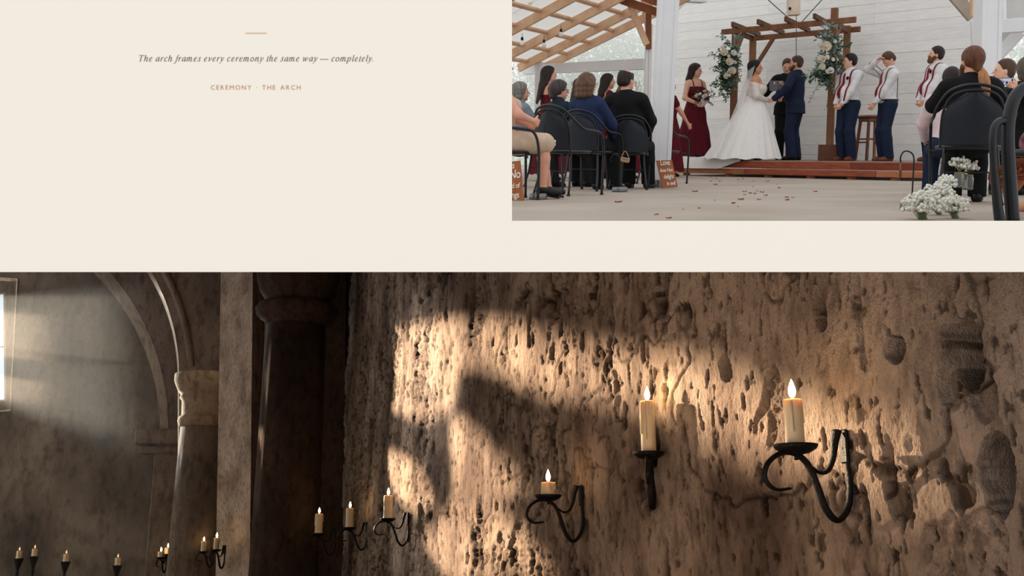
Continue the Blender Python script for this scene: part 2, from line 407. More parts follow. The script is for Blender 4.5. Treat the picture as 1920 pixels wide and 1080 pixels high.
def chapel_wall(name, a0, a1, nx, nz, t0, t1, seed=0, amp=1.0):
    """displaced plaster grid between pixel columns a0..a1 (at the horizon row), spaced evenly for the eye"""
    xs = np.linspace(a0, a1, nx); d = (xs - 960) / F / 1.0313
    Y = WX0 / (d + WK); ts = np.linspace(t0, t1, nz)
    YY, TT = np.meshgrid(Y, ts, indexing='ij')
    X = WX0 - WK * YY; Z = np.minimum(YY * TT, roof_z(YY) + .015)
    U = YY * math.hypot(1, WK)
    big = fbm(U * .55, Z * .55, 3 + seed, 3) - .5
    layer = fbm(U * .95 + .35 * Z, Z * .62, 11 + seed, 5)
    keep = sstep(.468, .482, layer)                               # surviving top coat, its edge a small step
    layer2 = sstep(.56, .575, fbm(U * .7 + 9, Z * .45 + 4, 23 + seed, 5))
    rough = fbm(U * 9, Z * 6, 31 + seed, 4) - .5
    fine = fbm(U * 34, Z * 26, 37 + seed, 3) - .5
    grit = fbm(U * 90, Z * 60, 61 + seed, 2) - .5
    streak = fbm(U * 16, Z * 2.2, 53 + seed, 3) - .5
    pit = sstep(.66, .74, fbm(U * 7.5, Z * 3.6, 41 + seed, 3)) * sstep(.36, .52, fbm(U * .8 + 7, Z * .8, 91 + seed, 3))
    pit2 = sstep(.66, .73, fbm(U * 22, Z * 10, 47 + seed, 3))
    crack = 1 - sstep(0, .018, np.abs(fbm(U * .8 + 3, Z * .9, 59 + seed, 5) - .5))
    h = big * .10 + keep * .032 + layer2 * .03 + rough * (.042 - .034 * keep) + fine * (.052 - .044 * keep) + grit * (.016 - .008 * keep) + streak * .02 * (1 - .75 * keep) - pit * .04 - pit2 * .018 - crack * .02
    hollow_shade = np.zeros_like(h)
    # the deep hollows of the wall, their shade also painted in as dark colour
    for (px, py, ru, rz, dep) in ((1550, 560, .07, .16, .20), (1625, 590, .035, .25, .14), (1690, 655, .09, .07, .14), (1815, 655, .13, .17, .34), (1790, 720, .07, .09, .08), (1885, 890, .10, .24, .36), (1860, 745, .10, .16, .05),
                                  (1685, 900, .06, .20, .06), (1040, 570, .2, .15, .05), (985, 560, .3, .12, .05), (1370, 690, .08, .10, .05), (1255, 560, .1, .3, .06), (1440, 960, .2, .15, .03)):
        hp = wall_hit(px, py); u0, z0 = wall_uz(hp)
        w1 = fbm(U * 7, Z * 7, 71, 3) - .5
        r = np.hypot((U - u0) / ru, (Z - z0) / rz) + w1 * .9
        h = h - dep * (1 - sstep(.86, 1.02, r)); hollow_shade = np.maximum(hollow_shade, (1 - sstep(.7, 1.0, r)) * min(1, dep * 8))
    h = h * amp
    Xd = X + WN.x * h; Yd = YY + WN.y * h
    v = np.stack([Xd, Yd, Z], -1).reshape(-1, 3)
    i = np.arange(nx - 1)[:, None] * nz + np.arange(nz - 1)[None]
    q = np.stack([i, i + 1, i + nz + 1, i + nz], -1).reshape(-1, 4)
    me = np_mesh(name, v, q)
    st = np.clip(pit * .95 + pit2 * .8 + crack * .7 + (1 - keep) * .36 * sstep(.45, .6, fbm(U * 20, Z * 12, 83 + seed, 3)) - layer2 * .1 + hollow_shade, 0, 1)  # stained pits, cracks and bare coat, plus painted shade in the hollows
    at_ = me.attributes.new('stain_and_shade', 'FLOAT', 'POINT'); at_.data.foreach_set('value', st.reshape(-1).astype(np.float32))
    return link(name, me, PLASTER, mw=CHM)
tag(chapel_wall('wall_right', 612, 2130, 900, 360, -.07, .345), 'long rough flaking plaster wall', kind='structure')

# --- shell: far wall with a deep splayed window, side walls, roof, floor
YB, YA, YF = 27.0, 30.5, 35.0
def circ(px, py, r, a0, a1, n=24):
    return [(px + r * math.cos(math.radians(a0 + (a1 - a0) * i / n)), py - r * math.sin(math.radians(a0 + (a1 - a0) * i / n))) for i in range(n + 1)]
def front(Y):
    return lambda u, v, w: CP(u, v, Y) * 1.0 + Vector((0, w, 0))
def arch_outline(cx, cy, r, xr, base=1500, top=395, left=-420):
    """wall with a round-headed opening that reaches out of frame on the left"""
    arc = circ(cx, cy, r, 0, 115)
    return [(cx + r, base)] + arc + [(arc[-1][0], top), (xr, top), (xr, base)]
# far wall
WIN = [(-64, 556), (10, 545), (12, 752), (-64, 760)]
SUN = Vector((-94, 111, 26.6))
def to_far(p):
    t = (SUN.y - (YF + .15)) / (SUN.y - p.y); q = SUN + (p - SUN) * t; return q.x, q.z
LIT = [
    [(728, 640), (760, 612), (850, 594), (960, 598), (1090, 633), (1250, 666), (1400, 692), (1500, 735), (1600, 770), (1720, 790), (1830, 830), (1850, 960), (1760, 990), (1640, 960), (1560, 880), (1440, 870), (1330, 850), (1290, 775), (1120, 752), (1000, 738), (930, 700), (880, 690), (868, 760), (800, 800), (735, 770)],
    [(840, 795), (890, 782), (950, 850), (1000, 900), (960, 960), (1010, 1020), (1060, 1095), (840, 1095), (790, 1010), (850, 930)],
    [(722, 860), (745, 840), (800, 880), (830, 950), (790, 970), (740, 930)],
]
holes = [[to_far(wall_hit(x, y)) for x, y in poly] for poly in LIT]  # unseen openings added to the far wall, cut to shape the sun patches
wp = lambda x, y: (CP(x, y, YF).x, CP(x, y, YF).z)
far = MB().prism([(-27.3, -2.2), (CP(420, 800, YF).x, -2.2), (CP(420, 800, YF).x, 11.75), (-27.3, 11.75)], [[wp(*p) for p in WIN]] + holes, lambda u, v, w: Vector((u, YF + w, v)), .3).build('wall_back', BACKWALL, mw=CHM)
tag(far, 'far mottled chapel wall', kind='structure')
# splayed reveal of the far window: four boards of bright plaster widening into the room
WOUT = [(-90, 514), (33, 522), (19, 770), (-90, 782)]
mb = MB()
for i in range(4):
    j = (i + 1) % 4
    a, b = CP(*WIN[i], YF), CP(*WIN[j], YF); c, d2 = CP(*WOUT[j], YF - .06), CP(*WOUT[i], YF - .06)
    e = Vector((0, .35, 0))
    a2, b2 = a + e, b + e
    mb.add([a2, b2, c, d2, a2 + Vector((0, .04, 0)), b2 + Vector((0, .04, 0)), c + Vector((0, .04, 0)), d2 + Vector((0, .04, 0))], [(0, 1, 2, 3), (7, 6, 5, 4), (0, 4, 5, 1), (1, 5, 6, 2), (2, 6, 7, 3), (3, 7, 4, 0)])
win = mb.build('window_1', plaster_mat('window_reveal', (224, 212, 194), (196, 184, 166), (210, 198, 180), 1, .3), mw=CHM)
tag(win, 'splayed window opening high on the far chapel wall', kind='structure')
fr = MB()
for a, b in ((0, 1), (1, 2), (2, 3)):
    fr.beam(CP(*WIN[a], YF + .25), CP(*WIN[b], YF + .25), .1, .1, up=(0, 1, 0))
fr.beam(CP(-30, 550, YF + .25), CP(-30, 760, YF + .25), .06, .06, up=(0, 1, 0)); fr.beam(CP(-64, 655, YF + .25), CP(11, 650, YF + .25), .06, .06, up=(0, 1, 0))
fr.build('window_frame', mat('grey_window_frame', (176, 172, 166), .7), win)
glass = bpy.data.materials.new('window_glass'); glass.use_nodes = True; _n = glass.node_tree; _n.nodes.clear()
_o = _n.nodes.new('ShaderNodeOutputMaterial'); _m = _n.nodes.new('ShaderNodeMixShader'); _t = _n.nodes.new('ShaderNodeBsdfTransparent'); _g = _n.nodes.new('ShaderNodeBsdfGlossy')
_t.inputs[0].default_value = (.86, .93, .98, 1); _g.inputs['Roughness'].default_value = .15; _m.inputs[0].default_value = .07
_n.links.new(_t.outputs[0], _m.inputs[1]); _n.links.new(_g.outputs[0], _m.inputs[2]); _n.links.new(_m.outputs[0], _o.inputs[0])
MB().prism(WIN, [], front(YF + .24), .01).build('pane', glass, win)

# arch A (the far one) and arch B (the nearer one), each with its impost
def chamfer_arch(name, cx, cy, r, xr, Y, th, cham, m, mc):
    o = MB().prism(arch_outline(cx, cy, r + cham, xr), [], front(Y), th).build(name, m, mw=CHM)
    # bevelled edge between the front face and the opening
    pts_o = [(cx + r + cham, 1500)] + circ(cx, cy, r + cham, 0, 115, 40); pts_i = [(cx + r, 1500)] + circ(cx, cy, r, 0, 115, 40)
    mb = MB(); vs = []
    for (a, b), (c, d) in zip(pts_o, pts_i):
        vs += [CP(a, b, Y) - Vector((0, .01, 0)), CP(c, d, Y) + Vector((0, th * .45, 0)), CP(c, d, Y) + Vector((0, th, 0)), CP(a, b, Y) + Vector((0, th, 0))]
    n = len(pts_o); fs = []
    for i in range(n - 1):
        for k in range(4):
            l = (k + 1) % 4; fs.append((i * 4 + k, i * 4 + l, (i + 1) * 4 + l, (i + 1) * 4 + k))
    mb.add(vs, fs).build('arch_edge', mc, o)
    return o
EDGE = plaster_mat('lit_edge_stone', (176, 156, 136), (150, 132, 114), (164, 146, 126), .8, .2)  # paler copy of the stone: window light on edge and capital put into the colour
oA = chamfer_arch('wall_arcade', -120, 800, 410, 460, YA, 1.0, 26, STONE, STONE)
tag(oA, 'far chapel arch of grey stone', kind='structure')
oB = chamfer_arch('wall_arcade', -46, 702, 370, 660, YB, .9, 12, STONE, EDGE)
tag(oB, 'nearer chapel arch with a bevelled edge painted pale as window light', kind='structure')
# outer order line on arch B
o = MB().tube([CP(a, b, YB) - Vector((0, .0, 0)) for a, b in circ(-46, 702, 404, 2, 60, 30)], .1, 8).build('arch_moulding', STONE, oB, True)
# impost and pilaster of arch A
mb = MB()
mb.bbox(CP(300, 820, YA - .15), (1.3, .5, .45), .05).bbox(CP(302, 845, YA - .15), (1.1, .42, .2), .03).bbox(CP(306, 1000, YA - .1), (.75, .36, 5.0), .04)
mb.build('pilaster', STONE, oA)
def cylinder_profile(Y, rows):
    """lathe profile from pixel rows: (row, half-width px) at depth Y around column px"""
    return rows
def column(name, px, Y, rows, m, label, n=36):
    """round column: rows of (pixel row, radius in px), top to bottom"""
    base = CP(px, 1045, Y); prof = []
    for py, r in rows:
        q = CP(px, py, Y); prof.append((r * Y / F, q.z))
    prof.sort(key=lambda t: t[1])
    # rows with equal heights stay in the order given
    o = empty(name, mw=CHM @ Matrix.Translation((base.x, base.y, -1.7)))
    tag(o, label, 'column')
    return o, prof
def prof_of(px, Y, rows):
    out = []
    for py, r in reversed(rows):
        q = CP(px, py, Y); out.append((r * Y / F / 1.03, q.z + 1.7))
    return out
def make_column(name, px, Y, shaft, capital, m, mcap, label):
    o = empty(name, mw=CHM @ Matrix.Translation((CP(px, 1045, Y).x, Y, -1.7))); tag(o, label, 'column')
    p = prof_of(px, Y, shaft); p = [(p[0][0] * 1.35, 0), (p[0][0] * 1.35, .12), (p[0][0] * 1.12, .22), (p[0][0], .32)] + p
    MB().lathe(p, 40).build('shaft', m, o, True)
    MB().lathe(prof_of(px, Y, capital), 40).build('capital', mcap, o, True)
    return o
make_column('stone_column', 366, YB - .75, [(792, 44), (1080, 50)],
            [(704, 62), (716, 62), (722, 60), (735, 54), (742, 48), (748, 50), (752, 46), (757, 45), (780, 44), (784, 49), (790, 51), (797, 49), (802, 45)],
            STONE, EDGE, 'pale round stone column with moulded capital under the chapel arch')
# plastered pier and engaged column painted in shade at the end of the long wall
def pier_at(u, v, w): return CP(u, v, 23.6 + (476 - u) / 79 * 1.0) + Vector((0, w, 0))
pr = MB().prism([(416, 400), (475, 400), (464, 1500), (397, 1500)], [], pier_at, 1.2).build('wall_pier', plaster_mat('lit_pier_plaster', (232, 214, 198), (180, 160, 144), (214, 194, 178), 2.2, 1.0), mw=CHM)  # plaster made paler, standing in for daylight on the pier
tag(pr, 'narrow plastered pier, daylight painted into its pale plaster', kind='structure')
make_column('shaded_column', 533, 21.6, [(606, 58), (1080, 64)], [(405, 86), (520, 82), (548, 74), (562, 64), (568, 63), (573, 74), (580, 80), (590, 79), (598, 72), (603, 62), (612, 58)],
            SHADESTONE, SHADESTONE, 'round column painted dark as shade, with ringed capital, between plaster pier and long wall')
rc = MB().prism([(560, 402), (650, 402), (640, 1500), (556, 1500)], [], front(22.9), 1.2).build('wall_return', SHADESTONE, mw=CHM)
tag(rc, 'return of the wall painted dark as shade behind the round column', kind='structure')

# --- enclosing shell, outside the picture
XL = -17.5
def slab(name, pts, th, m, label):
    pts = [Vector(p) for p in pts]; n = (pts[1] - pts[0]).cross(pts[2] - pts[0]).normalized() * th
    k = len(pts); mb = MB().add(pts + [p + n for p in pts], [tuple(range(k)), tuple(range(2 * k - 1, k - 1, -1))] + [(i, (i + 1) % k, (i + 1) % k + k, i + k) for i in range(k)])
    o = mb.build(name, m, mw=CHM); tag(o, label, kind='structure'); return o
XL = -27.0
rf0, rf1 = page_local(-9000, 494), page_local(2300, 494)
slab('ceiling', [(rf0.x, rf0.y, rf0.z), (rf1.x, rf1.y, rf1.z), (rf1.x, YE, 12.0), (rf0.x, YE, 12.0)], .02, BACKWALL, 'sloping chapel roof')
slab('floor', [(-14.0, 3.6, -1.75), (-27, YE, -1.75), (6, YE, -1.75), (6, 3.6, -1.75)], .05, STONE, 'chapel floor')
slab('wall_outer', [(WX0 - WK * 3.4 + .45, 3.4, -2), (WX0 - WK * YE + .45, YE, -2), (WX0 - WK * YE + .45, YE, 12), (WX0 - WK * 3.4 + .45, 3.4, roof_z(3.4))], .05, BACKWALL, 'masonry behind the long wall')
LW = -12.5
def arch_hole(y0, y1, z0, zs):
    r = (y1 - y0) / 2; c = (y0 + y1) / 2
    return [(y0, z0), (y1, z0)] + [(c + r * math.cos(a), zs + r * .7 * math.sin(a)) for a in np.linspace(0, math.pi, 13)]
lw = MB().prism([(4.0, -1.9), (20.6, -1.9), (20.6, roof_z(20.6)), (4.0, roof_z(4.0))], [arch_hole(12.4, 14.2, -1.7, 2.0), arch_hole(15.0, 20.0, -1.7, 3.2)], lambda u, v, w: Vector((LW - w, u, v)), .4).build('wall_left', STONE, mw=CHM)  # arched openings added in this unseen wall to brighten the chapel
tag(lw, 'unseen left wall of the chapel with arches added for fill light', kind='structure')

# --- daylight: the low sun stands behind the far wall and rakes through added openings along the plaster
def spot(name, src, dst, power, ang, rad, col, blend=.1):
    l = bpy.data.lights.new(name, 'SPOT'); l.energy = power; l.spot_size = math.radians(ang); l.spot_blend = blend; l.shadow_soft_size = rad; l.color = col
    o = bpy.data.objects.new(name, l); COL.objects.link(o)
    z = -(Vector(dst) - Vector(src)).normalized(); x, y = frame_of(z)
    M = Matrix((x, y, z)).transposed().to_4x4(); M.translation = src
    o.matrix_world = CHM @ M; return o
spot('sunlight', SUN, wall_hit(1200, 780), 5.0e6, 30, .6, (1.0, .73, .48))
spot('window_light', (-33.2, 50.5, 11.2), (-8.6, 27, 4.6), 2.2e5, 8.5, .8, (1.0, .92, .82))

# --- wall sconces and their candles
def to_px_scroll():
    main = [(1583, 846), (1589, 900), (1584, 950), (1562, 977), (1541, 957), (1526, 912), (1512, 878), (1491, 861), (1465, 860), (1441, 877), (1432, 900), (1440, 918), (1456, 925), (1478, 922)]
    br = [(1518, 882), (1534, 893), (1550, 889), (1561, 866), (1566, 838), (1572, 816)]
    f = lambda L: [((1588 - x) / 300, 0, (855 - y) * .003) for x, y in L]
    return f(main), f(br)
SC_MAIN, SC_BR = to_px_scroll()
SC_O = (1588 - 1492) / 300                       # how far the dish stands from the wall
def sconce_parts(root):
    MB().tube(catmull(SC_MAIN, 6), [.010, .015, .017, .016, .015, .013, .011, .008], 8, flat=((0, 1, 0), 1.6)).build('scroll_arm', IRON, root, True)
    MB().tube(catmull(SC_BR, 6), [.007, .011, .016, .024], 8, flat=((0, 1, 0), 1.5)).build('brace', IRON, root, True)
    MB().beam((.012, 0, -.06), (.012, 0, .125), .07, .024, up=(1, 0, 0), bev=.008).build('wall_plate', IRON, root)
    MB().lathe([(.012, -.03), (.03, -.022), (.075, -.012), (.108, .008), (.122, .03), (.118, .034), (.10, .016), (.02, .008)], 24, (SC_O, 0, 0)).build('drip_dish', IRON, root, True)
    MB().tube([(SC_O, 0, -.02), (SC_O, 0, -.05)], .012, 8).build('stem', IRON, root, True)
def make_candle(root, h, r=.052, seed=0, flame=True):
    rnd = random.Random(seed)
    MB().lathe([(r * 1.12, 0), (r * 1.06, .015), (r, .04), (r * .97, h * .6), (r * 1.0, h - .012), (r * .93, h), (r * .7, h - .006), (r * .3, h - .012)], 24, wob=.02, seed=seed).build('wax_body', WAX, root, True)
    for k in range(3):
        a = rnd.random() * 6.28; L = h * (.25 + .5 * rnd.random())
        MB().tube([(r * math.cos(a), r * math.sin(a), h - .01), (r * 1.03 * math.cos(a), r * 1.03 * math.sin(a), h - L * .5), (r * 1.02 * math.cos(a), r * 1.02 * math.sin(a), h - L)], [.006, .008, .011], 6).build('wax_drip', WAX, root, True)
    MB().tube([(0, 0, h - .012), (.002, 0, h + .02)], .004, 6).build('wick', IRON, root)
    if flame:
        MB().lathe([(.004, h + .008), (.016, h + .022), (.021, h + .042), (.017, h + .068), (.009, h + .092), (.001, h + .112)], 12).build('flame', FLAME, root, True)
def local_frame(p, out):
    out = Vector(out).normalized(); up = Vector((0, 0, 1)); y = up.cross(out)
    M = Matrix((out, y, up)).transposed().to_4x4(); M.translation = p; return M
def place_sconce(px, py, label, clabel, h, Y=None, yaw=0.0, out=None, s=1.0, r=.052, group='iron scroll sconces', flame=True, seed=0, drop=0.0):
    """sconce whose dish shows at pixel (px, py)"""
    o = Vector(out) if out else WN.copy()
    o = Matrix.Rotation(yaw, 3, 'Z') @ o
    if Y is None:
        d = cray(px, py); off = o.dot(WN) * SC_O * s                   # dish stands this far off the wall plane
        p = wall_hit(px, py, off + .055)
    else: p = CP(px, py, Y)
    M = local_frame(p - o * SC_O * s, o) @ Matrix.Scale(s, 4)
    root = empty('wall_sconce', mw=CHM @ M); tag(root, label, 'sconce', group); sconce_parts(root)
    c = empty('candle', mw=CHM @ local_frame(p + Vector((0, 0, .012 * s)), o) @ Matrix.Scale(s, 4)); tag(c, clabel, 'candle', 'lit candles on the sconces')
    make_candle(c, h, r, seed, flame)
    return root
place_sconce(1492, 845, 'largest black iron scroll sconce at the right of the plaster wall', 'tall thick candle on the largest sconce', .265, seed=1)
place_sconce(1217, 856, 'black iron sconce pointing outward with a tall candle, second from right', 'tallest leaning candle on the outward pointing sconce', .40, yaw=1.08, r=.056, seed=2)
place_sconce(1028, 935, 'black iron scroll sconce holding a short stub, third from right', 'short stub of a candle on the third sconce', .13, r=.066, seed=3)
place_sconce(727, 976, 'small iron scroll sconce below the sunlit patch, rightmost of the distant three', 'tall candle on the rightmost distant sconce', .36, r=.068, seed=4)
place_sconce(655, 992, 'small iron scroll sconce beside the dark column, middle of the distant three', 'candle on the middle distant sconce', .36, r=.072, seed=5)
place_sconce(597, 1003, 'small iron scroll sconce in front of the dark column', 'candle on the sconce before the dark column', .38, Y=20.6, r=.072, seed=6, out=WN)
place_sconce(405, 1033, 'tiny iron scroll sconce on the plastered pier', 'candle on the tiny pier sconce', .26, Y=23.6, out=(-.35, -.94, 0), s=1.0, r=.062, seed=7)
place_sconce(381, 1036, 'tiny dark sconce on the pale stone column', 'bright little candle before the pale column', .27, Y=25.4, out=(-.6, -.8, 0), s=.9, r=.066, seed=8)
place_sconce(301, 1047, 'faint dark sconce left of the pale column', 'glowing candle left of the pale column', .16, Y=28.6, out=(-.2, -1, 0), s=1.0, r=.08, seed=9)
place_sconce(314, 1041, 'faint dark sconce touching the edge of the pale column', 'glowing candle at the edge of the pale column', .18, Y=28.9, out=(-.2, -1, 0), s=1.0, r=.08, seed=10)
# standing candle holders before the far wall
for i, (px, py, lab) in enumerate(((35, 1047, 'leftmost of the faint candle stands before the far wall'), (64, 1043, 'second faint candle stand from the left before the far wall'), (123, 1053, 'third faint candle stand from the left before the far wall'), (220, 1060, 'rightmost faint candle stand before the far wall'))):
    q = CP(px, py, 33.0); H = q.z + 1.7
    st = empty('candle_stand', mw=CHM @ Matrix.Translation((q.x, q.y, -1.7))); tag(st, 'dark iron ' + lab, 'candle stand', 'candle stands before the far wall')
    MB().lathe([(.3, 0), (.3, .03), (.08, .07), (.035, .12), (.035, H - .5), (.06, H - .45), (.035, H - .4), (.05, H - .3), (.14, H - .02), (.15, H), (.1, H)], 16).build('pole', IRON, st, True)
    c = empty('candle', mw=CHM @ Matrix.Translation((q.x, q.y, q.z))); tag(c, 'dim candle on the ' + lab, 'candle', 'candles on the stands')
    make_candle(c, .22, .08, 20 + i, flame=False)
    MB().lathe([(.004, .23), (.02, .25), (.026, .27), (.012, .31), (.001, .34)], 10).build('flame', emit('dim_flame', (1, .5, .2), 1.6), c, True)

# --- haze under the arches
hz = MB().box((-14.0, 31.55, 4.2), (18, 6.6, 11.6)).build('haze', None, mw=CHM)
hm = bpy.data.materials.new('light_haze'); hm.use_nodes = True; nt = hm.node_tree; nt.nodes.clear()
vo = nt.nodes.new('ShaderNodeVolumeScatter'); vo.inputs['Density'].default_value = .016; vo.inputs['Anisotropy'].default_value = .35
vo.inputs['Color'].default_value = (1, .95, .88, 1)
ou = nt.nodes.new('ShaderNodeOutputMaterial'); nt.links.new(vo.outputs[0], ou.inputs['Volume']); hz.data.materials.append(hm)
tag(hz, 'thin dusty haze under the chapel arches', 'haze', kind='stuff')
# ------------------------------------------------------------------ figures: smooth-blended solids turned into one mesh
def _cone_d(p, a, b, ra, rb, fl, ax):
    if fl != 1.0:
        ax = np.array(ax); t = (p - a) @ ax; p = p + np.multiply.outer(t * (1 / fl - 1), ax)
        tb = (b - a) @ ax; b = b + ax * tb * (1 / fl - 1)
    ba = b - a; L = max(ba @ ba, 1e-9); h = np.clip(((p - a) @ ba) / L, 0, 1)
    q = p - a - np.multiply.outer(h, ba) if h.ndim else p
    return (np.sqrt((q * q).sum(-1)) - (ra + (rb - ra) * h)) * (fl if fl < 1 else 1.0)
def _ell_d(p, c, r, R):
    q = p - c
    if R is not None: q = q @ R
    k = np.sqrt(((q / r) ** 2).sum(-1)); return (k - 1) * min(r)
def sdf_mesh(name, prims, vx=.011, inflate=0.0, blend=.03, clips=(), cuts=(), relax=1):
    """prims: ('c', a, b, ra, rb, flat, axis) or ('e', centre, radii, R); clips keep the side against the normal; cuts are removed prims"""
    lo = np.full(3, 1e9); hi = -lo; bb = []
    for q in prims:
        if q[0] == 'c':
            a = np.array(q[1], float); b = np.array(q[2], float); m = max(q[3], q[4]) * 1.02 + inflate; l, h = np.minimum(a, b) - m, np.maximum(a, b) + m
        else:
            c = np.array(q[1], float); m = max(q[2]) + inflate; l, h = c - m, c + m
        bb.append((l, h)); lo = np.minimum(lo, l); hi = np.maximum(hi, h)
    lo -= 4 * vx; hi += 4 * vx; n = np.ceil((hi - lo) / vx).astype(int) + 1
    D = np.full(n, .08, np.float32); pad = blend + 3 * vx
    def region(l, h):
        i0 = np.clip(((l - pad - lo) / vx).astype(int), 0, n - 1); i1 = np.clip(((h + pad - lo) / vx).astype(int) + 2, 0, n)
        g = [lo[k] + np.arange(i0[k], i1[k]) * vx for k in range(3)]
        return tuple(slice(i0[k], i1[k]) for k in range(3)), np.stack(np.meshgrid(*g, indexing='ij'), -1)
    def dist(q, pt):
        if q[0] == 'c': return _cone_d(pt, np.array(q[1], float), np.array(q[2], float), q[3] + inflate, q[4] + inflate, q[5], q[6])
        return _ell_d(pt, np.array(q[1], float), np.array(q[2], float) + inflate, q[3])
    for q, (l, h) in zip(prims, bb):
        s, pt = region(l, h)
        if 0 in pt.shape: continue
        d = dist(q, pt); o = D[s]; k = q[7] if len(q) > 7 else blend
        t = np.clip(.5 + .5 * (o - d) / k, 0, 1); D[s] = np.minimum(o * (1 - t) + d * t - k * t * (1 - t), np.minimum(o, .08))
    inf0 = inflate
    for q in cuts:
        a = np.array(q[1], float); b = np.array(q[2], float) if q[0] == 'c' else a; m = max(q[3], q[4]) if q[0] == 'c' else max(q[2])
        s, pt = region(np.minimum(a, b) - m, np.maximum(a, b) + m)
        if 0 in pt.shape: continue
        inflate = 0.0; d = dist(q, pt); D[s] = np.maximum(D[s], -d)
    inflate = inf0
    if clips:
        g = [lo[k] + np.arange(n[k]) * vx for k in range(3)]
        for pt, nn in clips:
            nn = np.array(nn, float); nn /= np.linalg.norm(nn); pt = np.array(pt, float)
            d = ((g[0] - pt[0]) * nn[0])[:, None, None] + ((g[1] - pt[1]) * nn[1])[None, :, None] + ((g[2] - pt[2]) * nn[2])[None, None, :]
            D = np.maximum(D, d.astype(np.float32))
    gr = vdb.FloatGrid(.08); gr.copyFromArray(np.ascontiguousarray(D))
    pts, quads = gr.convertToQuads(0.0)
    if len(quads) == 0: quads = np.zeros((0, 4), int)
    v = pts * vx + lo
    for _ in range(relax):                                     # one light smoothing pass
        acc = np.zeros_like(v); cnt = np.zeros(len(v))
        for k in range(4):
            np.add.at(acc, quads[:, k], v[quads[:, (k + 1) % 4]] + v[quads[:, (k - 1) % 4]]); np.add.at(cnt, quads[:, k], 2)
        v = v * .45 + acc / np.maximum(cnt, 1)[:, None] * .55
    return np_mesh(name, v, quads.astype(np.int64))
def c_(a, b, ra, rb, fl=1.0, ax=(0, 1, 0), k=None):
    r = ('c', tuple(a), tuple(b), ra, rb, fl, tuple(ax)); return r + (k,) if k else r
def rotm(yaw=0, pitch=0, roll=0):
    return Matrix.Rotation(yaw, 3, 'Z') @ Matrix.Rotation(pitch, 3, 'X') @ Matrix.Rotation(roll, 3, 'Y')
def ik(a, t, l1, l2, hint):
    a = Vector(a); t = Vector(t); d = t - a; L = min(d.length, (l1 + l2) * .998); d.normalize(); t = a + d * L
    x = (l1 * l1 - l2 * l2 + L * L) / (2 * L); h = math.sqrt(max(l1 * l1 - x * x, 0)); hint = Vector(hint)
    n = hint - d * hint.dot(d); n = n.normalized() if n.length > 1e-5 else frame_of(d)[0]
    return a + d * x + n * h, t

